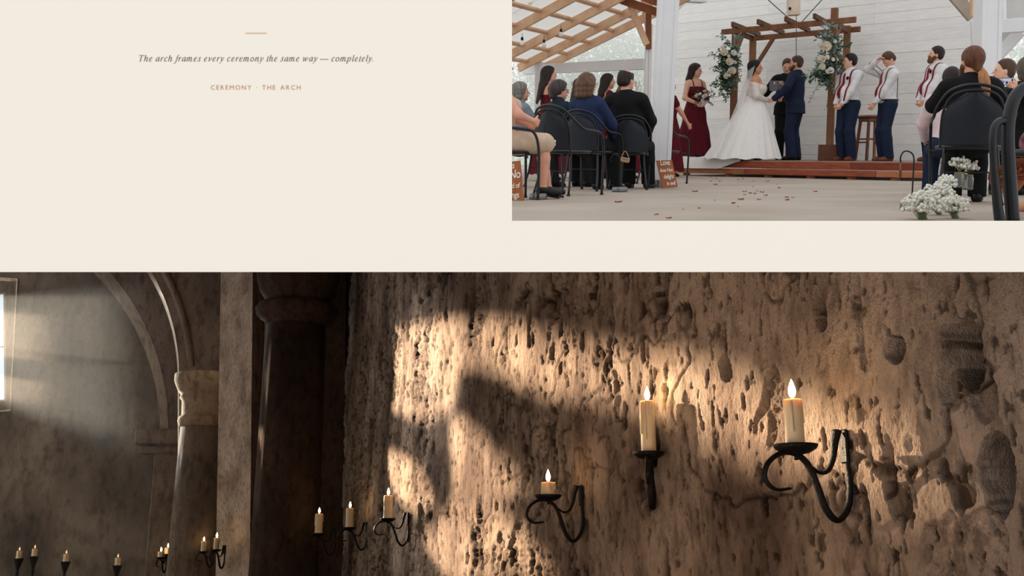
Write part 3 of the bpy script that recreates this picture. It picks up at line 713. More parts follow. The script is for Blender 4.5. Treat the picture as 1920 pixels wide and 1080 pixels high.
class Fig:
    """skeleton of a figure facing +Y, feet (or seat) at z = 0; s scales it"""
    def __init__(f, s=1.0, female=False, girth=1.0, lean=0.0, side=0.0, twist=0.0, head=(0, 0, 0), hands=None, hints=None, feet=None, knees=None, hip=.93, hip_y=0.0, seated=False, curl=.5, handdir=None, palm=None, belly=0.0, neckfwd=.02):
        f.s = s; f.female = female; sw = .165 if female else .19; hw = .095 if female else .09
        hips = Vector((0, hip_y, hip)); Rt = rotm(twist, -lean, side)
        U = lambda x, y, z: hips + Rt @ Vector((x, y, z))
        g = girth; G = {}
        ax = tuple(Rt @ Vector((0, 1, 0)))
        G['pelvis'] = [c_(U(-.055, 0, .0), U(.055, 0, .0), .118 * g, .118 * g, .86, ax), c_(U(0, 0, .02), U(0, 0, .12), .135 * g, .128 * g, .82, ax)]
        G['torso'] = [c_(U(0, .005, .10), U(0, .01, .24), .13 * g, .14 * g, .78, ax), c_(U(0, .01, .22), U(0, .005, .40), .145 * g, .15 * (1 + (g - 1) * .6), .74, ax),
                      c_(U(-sw + .05, -.005, .475), U(sw - .05, -.005, .475), .068, .068, .95, ax), c_(U(0, -.005, .43), U(0, -.01, .52), .11, .06, .85, ax)]
        if belly: G['torso'].append(('e', tuple(U(0, .06, .17)), (.15 * g, .12 + belly, .15), None))
        if female:
            for sx in (-1, 1): G['torso'].append(('e', tuple(U(sx * .075, .085 * g + .01, .325)), (.075 * g, .07 * g, .075 * g), None))
        nb = U(0, -.01, .50); hc = U(0, neckfwd, .70); f.hc = hc; f.nb = nb; f.U = U; f.Rt = Rt; f.ax = ax
        Rh = Rt.normalized() @ rotm(*head) if False else rotm(twist + head[0], head[1], head[2]); f.Rh = Rh
        H = lambda x, y, z: hc + Rh @ Vector((x, y, z)); f.H = H
        G['neck'] = [c_(nb, H(0, -.02, -.05), .058 if not female else .05, .054 if not female else .046)]
        Rn = np.array(Rh)
        hd = [('e', tuple(H(0, -.012, .022)), (.076, .098, .098), Rn), c_(H(0, .02, -.02), H(0, .052, -.088), .066, .034, k=.03), c_(H(-.027, .018, -.055), H(.027, .018, -.055), .042, .042),
              c_(H(0, .086, .012), H(0, .112, -.026), .009, .014, k=.012), c_(H(-.032, .076, .022), H(.032, .076, .022), .014, .014, k=.015), c_(H(-.016, .086, -.056), H(.016, .086, -.056), .010, .010, k=.012)]
        for sx in (-1, 1): hd.append(('e', tuple(H(sx * .080, -.006, -.008)), (.010, .020, .031), Rn, 0, 0, 0, .008))
        G['head'] = hd
        # arms
        hands = hands or {}; hints = hints or {}
        for k, sx in (('L', -1), ('R', 1)):
            S = U(sx * sw, -.005, .465)
            T = Vector(hands.get(k, (sx * (sw + .09), .03 + hip_y, hip - .07)))
            E_, W = ik(S, T, .295, .255, hints.get(k, (sx * .5, -1, -.3)))
            G['arm' + k] = [c_(S, E_, .054 * (.9 if female else 1) * (1 + (g - 1) * .5), .042 * (1 + (g - 1) * .4)), c_(E_, W, .042 * (1 + (g - 1) * .4), .027)]
            d = Vector((handdir or {}).get(k, (W - E_))).normalized(); pn = Vector((palm or {}).get(k, (-sx, 0, 0))); pn = (pn - d * pn.dot(d)).normalized(); sd = d.cross(pn)
            if sd.dot(Vector((0, 1, 0))) < 0: sd = -sd                                       # thumb side forward
            hs = [c_(W, W + d * .05, .026, .03, .55, tuple(pn), k=.012), c_(W + d * .045 + sd * .022, W + d * .085 + sd * .026, .016, .014, k=.01), c_(W + d * .045 - sd * .022, W + d * .085 - sd * .026, .016, .014, k=.01)]
            for i, (off, ln) in enumerate(((.030, .070), (.010, .078), (-.010, .073), (-.030, .058))):
                b = W + d * .085 + sd * off; cu = curl * (1 + .12 * i); d1 = (d * math.cos(cu * .8) + pn * math.sin(cu * .8)); d2 = (d * math.cos(cu * 2) + pn * math.sin(cu * 2))
                m1 = b + d1 * ln * .5; hs += [c_(b - d * .02, m1, .0095, .009, k=.006), c_(m1, m1 + d2 * ln * .5, .009, .0075, k=.006)]
            t0 = W + d * .025 + sd * .026; t1 = t0 + (d * .6 + sd * .75 + pn * .2).normalized() * .042; hs += [c_(t0, t1, .013, .0105, k=.008), c_(t1, t1 + (d * .85 + sd * .25 + pn * .35).normalized() * .035, .0105, .009, k=.006)]
            G['hand' + k] = hs; setattr(f, 'W' + k, W); setattr(f, 'E' + k, E_); setattr(f, 'S' + k, S); setattr(f, 'hd' + k, d)
        feet = feet or {}; knees = knees or {}
        for k, sx in (('L', -1), ('R', 1)):
            Hp = hips + Vector((sx * hw * (g * .6 + .4), 0, -.02)); A = Vector(feet.get(k, (sx * .10, hip_y - .01, .085)))
            K, A = ik(Hp, A, .425, .412, knees.get(k, (0, 1, 0)))
            G['leg' + k] = [c_(Hp, K, .088 * g, .056), c_(K, K.lerp(A, .35), .054, .056), c_(K.lerp(A, .35), A, .056, .036)]
            fd = Vector((sx * .12, 1, 0)).normalized()
            G['foot' + k] = [c_(A + Vector((0, 0, -.035)) - fd * .03, A + fd * .10 + Vector((0, 0, -.05)), .036, .03), c_(A + fd * .08 + Vector((0, 0, -.053)), A + fd * .155 + Vector((0, 0, -.058)), .034, .024)]
            setattr(f, 'A' + k, A); setattr(f, 'K' + k, K); setattr(f, 'fd' + k, fd); setattr(f, 'Hp' + k, Hp)
        f.G = G
    def pr(f, *names): return [q for n in names for q in f.G[n]]

SKIN = {'fair': mat('skin_fair', (226, 178, 152), .55, .06, 6, sub=.15), 'tan': mat('skin_tan', (205, 148, 118), .55, .06, 6, sub=.15), 'rosy': mat('skin_rosy', (222, 165, 142), .55, .07, 6, sub=.15)}
def hairmat(n, c): return mat('hair_' + n, c, .5, .45, 30, .6, 60, stretch=(1, 1, .25), spec=.25)
HAIR = {'dark': hairmat('dark', (46, 36, 32)), 'black': hairmat('black', (28, 24, 24)), 'brown': hairmat('brown', (84, 60, 46)), 'curly': hairmat('curly', (104, 76, 58)), 'auburn': hairmat('auburn', (136, 84, 54)), 'grey': hairmat('grey', (128, 122, 118)), 'greybrown': hairmat('greybrown', (98, 86, 78)), 'ginger': hairmat('ginger', (112, 70, 46)), 'darkgrey': hairmat('darkgrey', (72, 66, 64))}
EYE = mat('dark_eye', (40, 32, 30), .3, .2); LIP = mat('lip', (176, 96, 90), .5, .1)
def clothmat(n, c, rough=.8, var=.15, bump=.15, **k): return mat('cloth_' + n, c, rough, var, 14, bump, 160, spec=.15, **k)
NAVY = clothmat('navy', (32, 42, 66)); NAVYL = clothmat('navy_blazer', (38, 50, 84)); BLACKC = clothmat('black', (22, 23, 26)); CHAR = clothmat('charcoal', (40, 40, 44)); WHITEC = clothmat('white_shirt', (226, 226, 230)); BURG = clothmat('burgundy', (92, 24, 34)); BURGT = clothmat('burgundy_tie', (132, 36, 44)); BEIGE = clothmat('beige', (206, 182, 160)); GREYC = clothmat('grey_knit', (122, 130, 142)); PINKC = clothmat('pink_shirt', (226, 204, 208)); IVORY = clothmat('ivory_gown', (250, 250, 249), var=.03); LACE = mat('ivory_lace', (232, 226, 220), .8, .14, 46, .5, 90)
LEATHER = mat('brown_leather', (110, 62, 42), .4, .2, 20); BLACKL = mat('black_leather', (20, 19, 20), .35, .2, 20); DGREEN = clothmat('dark_teal', (30, 44, 54))

def person(loc, face, f, label, skin='fair', vx=.011, eyes=True, group=None, only=None):
    names = only or ['pelvis', 'torso', 'neck', 'head', 'armL', 'armR', 'handL', 'handR', 'legL', 'legR', 'footL', 'footR']
    o = link('person', sdf_mesh('body', f.pr(*names), vx), SKIN[skin])
    o.location = loc; o.rotation_euler = (0, 0, math.radians(face)); o.scale = (f.s,) * 3
    tag(o, label, 'person', group)
    if eyes:
        for sx in (-1, 1):
            MB().ball(f.H(sx * .031, .083, .006), (.011, .007, .006), 8, 5).build('eye', EYE, o, True)
        MB().tube(catmull([f.H(-.024, .088, -.054), f.H(-.008, .098, -.051), f.H(.008, .098, -.051), f.H(.024, .088, -.054)], 3), [.003, .006, .006, .003], 6).build('mouth', LIP, o, True)
        MB().tube([f.H(-.05, .082, .026), f.H(-.03, .094, .031), f.H(-.012, .094, .027)], [.003, .005, .004], 5).tube([f.H(.05, .082, .026), f.H(.03, .094, .031), f.H(.012, .094, .027)], [.003, .005, .004], 5)
    return o
def wear(o, name, f, groups, m, inflate=.012, vx=.011, clips=(), cuts=(), extra=(), blend=.03):
    return link(name, sdf_mesh(name, f.pr(*groups) + list(extra), vx, inflate, blend, clips, cuts), m, o)
def hair_cap(o, f, m, grow=.014, back=0.0, line=(.05, .035), extra=(), vx=.009, name='hair', bald=False, cutface=True, low=-.078):
    Rn = np.array(f.Rh); pr = [('e', tuple(f.H(0, -.018 - back * .3, .032)), (.077 + grow, .098 + grow + back * .5, .096 + grow), Rn)] + list(extra)
    n = f.Rh @ Vector((0, .86, -.5)); clips = [(tuple(f.H(0, line[0], line[1])), tuple(n))] if cutface else []
    cuts = [c_(f.H(0, .0, .09), f.H(0, -.02, .14), .07, .07)] if bald else []
    if low is not None and not extra: pr.append(c_(f.H(-.028, -.058, -.02), f.H(.028, -.058, -.02), .046 + grow * .6, .046 + grow * .6)); clips.append((tuple(f.H(0, -.05, low)), tuple(f.Rh @ Vector((0, .5, -1)))))
    return link(name, sdf_mesh(name, pr, vx, 0, .02, clips, cuts), m, o)
def shoes(o, f, m, grow=.012, heel=.02):
    for k in 'LR':
        A = getattr(f, 'A' + k); fd = getattr(f, 'fd' + k)
        link('shoe', sdf_mesh('shoe', f.G['foot' + k] + [c_(A + Vector((0, 0, -.03)), A + Vector((0, 0, -.02)), .034, .034), c_(A - fd * .035 + Vector((0, 0, -.066)), A - fd * .03 + Vector((0, 0, -.066)), .022, .022)], .008, grow, .02, [((0, 0, 0.002), (0, 0, -1)), (tuple(A + Vector((0, 0, .0))), (0, 0, 1))]), m, o)
def trousers(o, f, m, waist=.12, infl=.02, vx=.012, cuff=.03):
    ex = []
    for k in 'LR':
        A = getattr(f, 'A' + k); K = getattr(f, 'K' + k)
        ex.append(c_(K, A + Vector((0, .01, -.02)), .062, .062))
    cl = [(tuple(f.U(0, 0, waist)), tuple(f.Rt @ Vector((0, 0, 1))))]
    return wear(o, 'trousers', f, ['pelvis', 'legL', 'legR'], m, infl, vx, cl + [((0, 0, .045), (0, 0, -1))], extra=ex)
def shirt(o, f, m, name='shirt', infl=.014, hem=-.04, vx=.011, cuts=(), clips=(), sleeves=True, extra=(), collar=True):
    ex = list(extra)
    if collar: ex.append(c_(f.nb + Vector((0, 0, -.02)), f.nb.lerp(f.H(0, -.02, -.05), .42), .062, .056))
    gs = ['pelvis', 'torso'] + (['armL', 'armR'] if sleeves else [])
    return wear(o, name, f, gs, m, infl, vx, [(tuple(f.U(0, 0, hem)), tuple(f.Rt @ Vector((0, 0, -1))))] + list(clips), cuts, ex)
def jacket(o, f, m, infl=.026, hem=-.14, vx=.011, vneck=True, name='jacket'):
    cuts = [c_(f.U(0, .22, .46), f.U(0, .17, .22), .075, .012)] if vneck else []
    ex = [c_(f.U(-.05, 0, -.02), f.U(.05, 0, -.02), .13, .13, .85, f.ax), c_(f.U(-.05, 0, -.14), f.U(.05, 0, -.14), .14, .14, .85, f.ax), c_(f.nb + Vector((0, -.01, -.04)), f.nb + Vector((0, -.012, .015)), .072, .058)]
    return wear(o, name, f, ['torso', 'armL', 'armR'], m, infl, vx, [(tuple(f.U(0, 0, hem)), tuple(f.Rt @ Vector((0, 0, -1))))], cuts, ex)
def tie(o, f, m, name='tie', bot=.10, off=.0):
    pts = [f.U(0, .10, .505), f.U(0, .125 + off * .5, .46), f.U(0, .15 + off, .34), f.U(0, .155 + off, .22), f.U(0, .15 + off, bot)]
    return MB().tube(catmull(pts, 4), [.016, .02, .026, .034, .012], 8, flat=(tuple(f.ax), .35)).build(name, m, o, True)
def gown(o, m, rings, folds=18, amp=.035, n=96, name='gown', seed=0, th=True, pinch=0.0):
    """skirt loft: rings of (z, rx, ry, cx, cy), folds deepen towards the hem"""
    rnd = random.Random(seed); ph = [rnd.random() * 6.28 for _ in range(6)]
    R = len(rings) * 5; zs = np.linspace(0, len(rings) - 1, R); arr = np.array(rings, float)
    it = np.stack([np.interp(zs, np.arange(len(rings)), arr[:, k]) for k in range(5)], 1)
    v = []; 
    for i in range(R):
        z, rx, ry, cx, cy = it[i]; t = i / (R - 1); a = np.arange(n) * 2 * np.pi / n
        w = np.sin(a * folds + ph[0] + .5 * np.sin(a * 3 + ph[1])) * .6 + np.sin(a * (folds * .53) + ph[2]) * .4
        k = 1 + amp * w * (t ** .8) + pinch * np.sin(a * 5 + ph[3]) * t
        v.append(np.stack([cx + rx * k * np.cos(a), cy + ry * k * np.sin(a), z + .012 * t ** 4 * np.sin(a * folds * .5 + ph[4])], 1))
    v = np.concatenate(v); i = np.arange(R - 1)[:, None] * n; j = np.arange(n)[None]; j2 = (j + 1) % n
    q = np.stack([(i + j).ravel(), (i + n + j).ravel(), (i + n + j2).ravel(), (i + j2).ravel()], 1)
    return link(name, np_mesh(name, v, q), m, o)

from mathutils.bvhtree import BVHTree
def lay_on(o, garment, name, pts, width, m, d0, lift=.006, n=5, th=.006):
    """a strip laid onto a garment: pts lie inside the body, each is pushed out along its direction to the cloth"""
    me = garment.data; vs = [v.co.copy() for v in me.vertices]; bv = BVHTree.FromPolygons(vs, [tuple(p.vertices) for p in me.polygons])
    cp = catmull(pts, n); cd = catmull(d0, n) if hasattr(d0[0], '__len__') else [Vector(d0)] * len(cp)
    out = []
    for p, d in zip(cp, cd):
        d = Vector(d).normalized(); h = bv.ray_cast(p + d * .6, -d)
        out.append(((h[0] if h[0] is not None else p) + d * lift, d))
    ws = interp(width, len(out)) if hasattr(width, '__len__') else [width] * len(out); v = []
    for i, (p, d) in enumerate(out):
        t = (out[min(i + 1, len(out) - 1)][0] - out[max(i - 1, 0)][0]).normalized(); sdv = t.cross(d).normalized() * ws[i] / 2
        v += [p - sdv, p - sdv * .6 + d * th, p + sdv * .6 + d * th, p + sdv, p - d * th]
    k = len(out); fs = [(i * 5 + a, i * 5 + (a + 1) % 5, (i + 1) * 5 + (a + 1) % 5, (i + 1) * 5 + a) for i in range(k - 1) for a in range(5)] + [(4, 3, 2, 1, 0), tuple((k - 1) * 5 + a for a in range(5))]
    return MB().add(v, fs).build(name, m, o, True)
def lay_tie(o, f, garment, m, bot=.09):
    return lay_on(o, garment, 'tie', [f.U(0, .03, .505), f.U(0, .03, .47), f.U(0, .02, .40), f.U(0, .02, .28), f.U(0, .02, .16), f.U(0, .02, bot)], [.035, .04, .046, .062, .074, .03], m, tuple(f.Rt @ Vector((0, 1, 0))))
def lay_suspender(o, f, garment, m, sx):
    R = f.Rt; y = lambda a, b: tuple(R @ Vector((sx * .12, math.cos(a), math.sin(a))))
    pts = [f.U(sx * .085, 0, .05), f.U(sx * .088, 0, .2), f.U(sx * .09, 0, .34), f.U(sx * .088, 0, .40), f.U(sx * .085, 0, .42), f.U(sx * .085, 0, .40), f.U(sx * .08, 0, .30), f.U(sx * .06, 0, .15), f.U(sx * .05, 0, .05)]
    ds = [y(0, 0), y(0, 0), y(.15, 0), y(.7, 0), y(1.57, 0), y(2.4, 0), y(3.0, 0), y(3.14, 0), y(3.14, 0)]
    return lay_on(o, garment, 'suspender', pts, .034, m, ds, lift=.004)
# ------------------------------------------------------------------ the pavilion seen through the upper opening
EV = Vector((.454, .891, 0)); WV = Vector((.7071, -.7071, 0))          # along the building / along the stage wall
Z3 = Vector((0, 0, 1))
STZ = .29
TIMBER = mat('pine_timber', (236, 202, 172), .7, .2, 5, .1, 30, stretch=(1, 1, 1), col2=(216, 174, 140))
TIMBERD = mat('stained_beam', (150, 92, 62), .7, .2, 5, .1, 30, col2=(118, 70, 46))
WHITEP = mat('white_paint', (230, 232, 236), .65, .05, 3, .05, 30)
CONC = mat('concrete_floor', (182, 171, 160), .75, .1, .9, .06, 25, col2=(164, 150, 136))
SHEET = bpy.data.materials.new('translucent_roof_sheet'); SHEET.use_nodes = True
_n = SHEET.node_tree; _n.nodes.clear(); _o = _n.nodes.new('ShaderNodeOutputMaterial'); _m = _n.nodes.new('ShaderNodeMixShader'); _d = _n.nodes.new('ShaderNodeBsdfDiffuse'); _t = _n.nodes.new('ShaderNodeBsdfTranslucent')
_tc = _n.nodes.new('ShaderNodeTexCoord'); _ns = _n.nodes.new('ShaderNodeTexNoise'); _ns.inputs['Scale'].default_value = 2.5; _rp = _n.nodes.new('ShaderNodeValToRGB')
_rp.color_ramp.elements[0].color = (*srgb((246, 246, 245)), 1); _rp.color_ramp.elements[1].color = (*srgb((254, 254, 253)), 1)
_n.links.new(_tc.outputs['Object'], _ns.inputs['Vector']); _n.links.new(_ns.outputs[0], _rp.inputs[0]); _n.links.new(_rp.outputs[0], _d.inputs[0]); _n.links.new(_rp.outputs[0], _t.inputs[0])
_m.inputs[0].default_value = .72; _n.links.new(_d.outputs[0], _m.inputs[1]); _n.links.new(_t.outputs[0], _m.inputs[2]); _n.links.new(_m.outputs[0], _o.inputs[0])

fl = MB().prism([(-3.0, 6.3), (12.0, 6.3), (16.0, 24.5), (-7.0, 30.0)], [], lambda u, v, w: Vector((u, v, -w)), .03).build('floor', CONC)
tag(fl, 'pale concrete pavilion floor', kind='structure')
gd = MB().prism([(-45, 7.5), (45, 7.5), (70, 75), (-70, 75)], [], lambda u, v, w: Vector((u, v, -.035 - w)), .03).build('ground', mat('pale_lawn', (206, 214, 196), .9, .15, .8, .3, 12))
tag(gd, 'bright pale lawn outside the pavilion', 'lawn', kind='structure')

# --- whitewashed stage wall, board by board: runs along WV through X + Y = 27
W0 = Vector((2.95, 24.05, 0)); WLEN = 7.35
wl = MB().beam(W0 + Vector((.06, .06, 2.3)), W0 + WV * WLEN + Vector((.06, .06, 2.3)), .05, 4.6).build('wall_stage', WHITEP); tag(wl, 'whitewashed board wall behind the stage', kind='structure')
BOARDS = [mat('whitewash_%d' % i, c, .75, .08, 3, .08, 14, stretch=(1.2, 1.2, 9), col2=c2) for i, (c, c2) in enumerate((((249, 249, 248), (238, 238, 236)), ((246, 246, 246), (234, 235, 234)), ((251, 251, 249), (241, 241, 238)), ((245, 245, 243), (231, 232, 230))))]
rnd = random.Random(4); bh = .185
bmeshes = {}
for r in range(24):
    z = .02 + bh * (r + .5); u = 0.0; k = 0
    first = rnd.choice((1.5, 2.3, 3.1))
    while u < WLEN - .05:
        L = first if k == 0 else rnd.choice((2.44, 3.05)); L = min(L, WLEN - u); k += 1
        c = W0 + WV * (u + L / 2) + Vector((.0, .0, z)) + Vector((-.7071, -.7071, 0)) * (.0 + rnd.uniform(-.003, .004))
        key = (round(L, 2), rnd.randrange(4))
        if key not in bmeshes:
            o = MB().bbox((0, 0, 0), (L - .002, .03, bh - .002), .0025).build('board', BOARDS[key[1]], wl); bmeshes[key] = o.data
        else:
            o = bpy.data.objects.new('board', bmeshes[key]); COL.objects.link(o); o.parent = wl
        o.location = c; o.rotation_euler = (0, 0, -math.pi / 4); u += L
# knots and nail marks are left to the wood grain of the boards

# --- white posts
def post(name, base, w, h, leanx, label, shoe=False):
    o = empty(name, base, -math.pi / 4 * 0); tag(o, label, kind='structure')
    mb = MB(); a = w / 2; vs = []
    for z, dx in ((0, 0), (h, leanx)):
        vs += [(-a + dx, -a, z), (a + dx, -a, z), (a + dx, a, z), (-a + dx, a, z)]
    mb.add(vs, [(0, 1, 2, 3), (7, 6, 5, 4)] + [(i, (i + 1) % 4, (i + 1) % 4 + 4, i + 4) for i in range(4)]).build('shaft', WHITEP, o)
    t = MB()
    for sx in (-1, 1):
        t.add([(sx * (a - .03) + d - .012, -a - .012, z) for z, d in ((.08, 0), (h, leanx))] + [(sx * (a - .03) + d + .012, -a - .012, z) for z, d in ((h, leanx), (.08, 0))], [(0, 1, 2, 3)])
    for sx in (-1, 1):
        b = MB(); b.beam((sx * (a - .025), -a - .006, .08), (sx * (a - .025) + leanx, -a - .006, h), .05, .012, up=(0, 1, 0), bev=.003).build('corner_trim', WHITEP, o)
    if shoe:
        STEEL = mat('galvanised_steel', (150, 152, 155), .45, .15, 20, metal=.6)
        MB().bbox((0, 0, .05), (w + .03, w + .03, .10), .006).build('post_shoe', STEEL, o)
        for i in range(4): MB().box((-a + .04 + i * (w - .08) / 3, -a - .02, .05), (.012, .008, .085)).build('slot', mat('dark_slot', (60, 62, 66), .6), o)
    return o
pb = G(1235, 351); post('trim_1', pb, .245, 3.0, .10, 'wide white square post in front of the stage wall', True)
rb = P(1845, 340, 14.2); post('trim_2', (rb.x, 14.2, 0), .26, 3.0, -.10, 'white square post behind the right hand guests')
lb = P(1009, 150, 21.3); post('trim_3', (lb.x, 21.3, 0), .14, 2.35, .0, 'slim white post under the left eave')
sb = P(1213, 150, 18.6); post('trim_4', (sb.x, 18.6, 0), .11, 2.6, .02, 'narrow white post close behind the wide one')

# --- roof over the guests: rafters run up to the right, purlins between them, pale sheets on top
EAVE = P(1030, 122, 22.0); RISE = .30
rw = (WV + Z3 * RISE).normalized()
roof = empty('ceiling', EAVE); tag(roof, 'open timber roof with pale translucent sheets', kind='structure')
TS = (0.0, .85, 1.95, 3.2, 4.7)
RL = 5.6
up = EV.cross(rw).normalized(); up = up if up.z > 0 else -up
for i, t in enumerate(TS):
    a = -EV * t; MB().beam(a - rw * .35, a + rw * RL, .07, .15, up=up).build('rafter', TIMBER, roof)
for i in range(len(TS) - 1):
    for k in range(9):
        s = -.1 + k * .62
        a = -EV * (TS[i] + .036) + rw * s + up * .045; b = -EV * (TS[i + 1] - .036) + rw * s + up * .045
        MB().beam(a, b, .09, .045, up=up).build('purlin', TIMBER, roof)
for i in range(6):
    t0 = -.3 + i * 1.0; 
    MB().beam(-EV * t0 + up * .095 + rw * (RL / 2 - .2) - EV * .5 - rw * 2.95, -EV * t0 + up * .095 - EV * .5 + rw * (RL / 2 + 2.75), .985, .02, up=up).build('roof_sheet', SHEET, roof)
# white eave beam beyond, and the gable tie
be = MB().beam(P(985, 131, 22.3), P(1212, 120, 19.4), .14, .19).build('trim_5', WHITEP); tag(be, 'white eave beam across the open side', kind='structure')
# dark ridge beam, braces and small studs at the post head
bk = empty('trim_6', P(1200, 60, 18.4)); tag(bk, 'knee braces and stained beam at the post head', kind='structure')
def bbeam(name, a, b, w, h, m, parent=bk, base=P(1200, 60, 18.4)):
    return MB().beam(a - base, b - base, w, h).build(name, m, parent)
bbeam('stained_beam', P(1142, -8, 18.6), P(1236, 24, 18.0), .10, .13, TIMBERD); bbeam('stained_beam', P(1180, -14, 18.0), P(1240, 8, 17.6), .10, .10, TIMBERD)
bbeam('knee_brace', P(1181, 8, 18.5), P(1213, 84, 18.5), .08, .10, TIMBER); bbeam('stud', P(1216, 24, 18.5), P(1216, 92, 18.5), .07, .09, TIMBERD)
bbeam('stud', P(1207, 22, 18.7), P(1214, 60, 18.7), .05, .06, TIMBER)
# stage ceiling: king post with rods, cable down the wall
kp = empty('trim_7', P(1487, 10, 19.6)); tag(kp, 'pale king post with two steel tie rods', kind='structure'); kb = P(1487, 10, 19.6)
MB().beam(P(1487, -60, 19.6) - kb, P(1488, 29, 19.6) - kb, .2, .2).build('king_post', mat('pale_timber', (222, 206, 188), .7, .1, 4), kp)
MB().tube([P(1481, 16, 19.45) - kb, P(1481, 16, 19.6) - kb], .026, 10).build('bolt', IRON, kp)
STEELR = mat('tie_rod', (120, 122, 124), .4, .1, 10, metal=.7)
for a, b in (((1434, -6), (1482, 37)), ((1546, -6), (1498, 47))): MB().tube([P(*a, 19.7) - kb, P(*b, 20.3) - kb], .009, 6).build('tie_rod', STEELR, kp)
MB().tube([P(1493, 28, 20.6) - kb, P(1493, 112, 20.6) - kb], .008, 6).build('cable', STEELR, kp)
MB().beam(P(1230, -14, 20) - kb, P(1320, -10, 20.5) - kb, .2, .3).build('ridge_beam', WHITEP, kp)
for a, b, m, w_ in (((1258, 28), (1282, 2), WHITEP, .12),):
    MB().beam(P(*a, 20.8) - kb, P(*b, 20.8) - kb, w_, .1).build('brace', m, kp)
# timber knee at the right end of the stage wall
rk = empty('trim_8', P(1822, 20, 18.0)); tag(rk, 'timber knee brace at the right end of the stage wall', kind='structure'); kb2 = P(1822, 20, 18.0)
MB().beam(P(1824, -30, 18.0) - kb2, P(1827, 32, 18.0) - kb2, .09, .1).build('stud', TIMBER, rk)
MB().beam(P(1786, -12, 18.2) - kb2, P(1824, 32, 18.2) - kb2, .08, .2).build('brace', mat('grey_timber', (182, 172, 160), .7, .1, 5), rk)
MB().beam(P(1826, 40, 18.0) - kb2, P(1829, 140, 18.0) - kb2, .07, .1).build('stud', WHITEP, rk)
# right bay: panelled wall, beam, soffit and diagonal brace
rbay = empty('trim_9', P(1890, 50, 15.5)); tag(rbay, 'white beam, panel and diagonal brace of the right bay', kind='structure'); kb3 = P(1890, 50, 15.5)
MB().beam(P(1855, 51, 15.6) - kb3, P(1990, 43, 15.0) - kb3, .14, .19).build('beam', WHITEP, rbay)
MB().bbox(P(1930, 5, 16.2) - kb3, (1.5, .05, .6), .004).build('panel', mat('panel_white', (200, 200, 197), .7, .05), rbay)
MB().beam(P(1882, -20, 16.0) - kb3, P(1883, 40, 16.0) - kb3, .05, .05).build('batten', WHITEP, rbay)
MB().beam(P(1868, 108, 15.8) - kb3, P(1914, 58, 15.6) - kb3, .11, .15).build('diagonal_brace', WHITEP, rbay)
MB().prism([(1862, 62), (1912, 62), (1880, 92), (1862, 92)], [], lambda u, v, w: P(u, v, 17.0 + w) - kb3, .04).build('soffit', mat('soffit', (190, 192, 190), .7, .05), rbay)
MB().prism([(1862, 92), (1900, 92), (1900, 96), (1862, 96)], [], lambda u, v, w: P(u, v, 16.9 + w) - kb3, .04).build('trim_strip', WHITEP, rbay)

# --- string light bulbs under the roof
BULB = mat('milky_bulb', (240, 236, 228), .3, .03, 4)
for i, (x, y, Y, lab) in enumerate(((979, 80, 16.5, 'lowest hanging bulb at the far left of the roof'), (1020, 84, 17.5, 'hanging bulb in the middle of the three under the rafters'), (1052, 64, 17.5, 'hanging bulb highest and furthest right under the rafters'), (994, 3, 15.0, 'bulb in a black holder at the top edge under the rafters'))):
    q = P(x, y, Y); o = empty('string_light', q); tag(o, lab, 'light bulb', 'bulbs under the pavilion roof')
    MB().lathe([(.004, -.045), (.03, -.03), (.038, -.005), (.03, .02), (.018, .035)], 12).build('bulb', BULB, o, True)
    MB().lathe([(.02, .03), (.022, .07), (.012, .085)], 10).build('socket', BLACKL, o, True)
    zt = 1.0; MB().tube([(0, 0, .08), (0, 0, .14)], .004, 5).build('cord', BLACKL, o)

# --- trees outside, haze and overexposure put into the pale leaf colours
def leaf_crown(name, c, r, n, leaf, m, trunk_m, label, seed, squash=1.0):
    """tree: crown of many small leaf blades around lobes, with a trunk"""
    rnd = np.random.default_rng(seed); o = empty(name, (c[0], c[1], -.03)); tag(o, label, 'tree', 'pale trees outside the pavilion')
    lobes = rnd.normal(0, .45, (9, 3)) * np.array(r); lr = rnd.uniform(.35, .6, 9)
    k = rnd.integers(0, 9, n); d = rnd.normal(size=(n, 3)); d /= np.linalg.norm(d, axis=1)[:, None]
    ctr = lobes[k] + d * (np.array(r) * lr[k][:, None]) * rnd.uniform(.7, 1.0, (n, 1)); ctr[:, 2] += c[2]
    a = rnd.normal(size=(n, 3)); a /= np.linalg.norm(a, axis=1)[:, None]; b = np.cross(a, rnd.normal(size=(n, 3))); b /= np.linalg.norm(b, axis=1)[:, None]
    s = leaf * rnd.uniform(.6, 1.4, (n, 1))
    v = np.stack([ctr - a * s, ctr + b * s * .5, ctr + a * s, ctr - b * s * .5], 1).reshape(-1, 3)
    q = np.arange(4 * n).reshape(-1, 4)
    cr = link('crown', np_mesh('crown', v, q, False), m, o); cr['kind'] = 'stuff'
    MB().tube(catmull([(0, 0, 0), (.1, 0, c[2] * .5), (0, .1, c[2])], 4), [.22, .16, .08], 8).build('trunk', trunk_m, o, True)
    return o
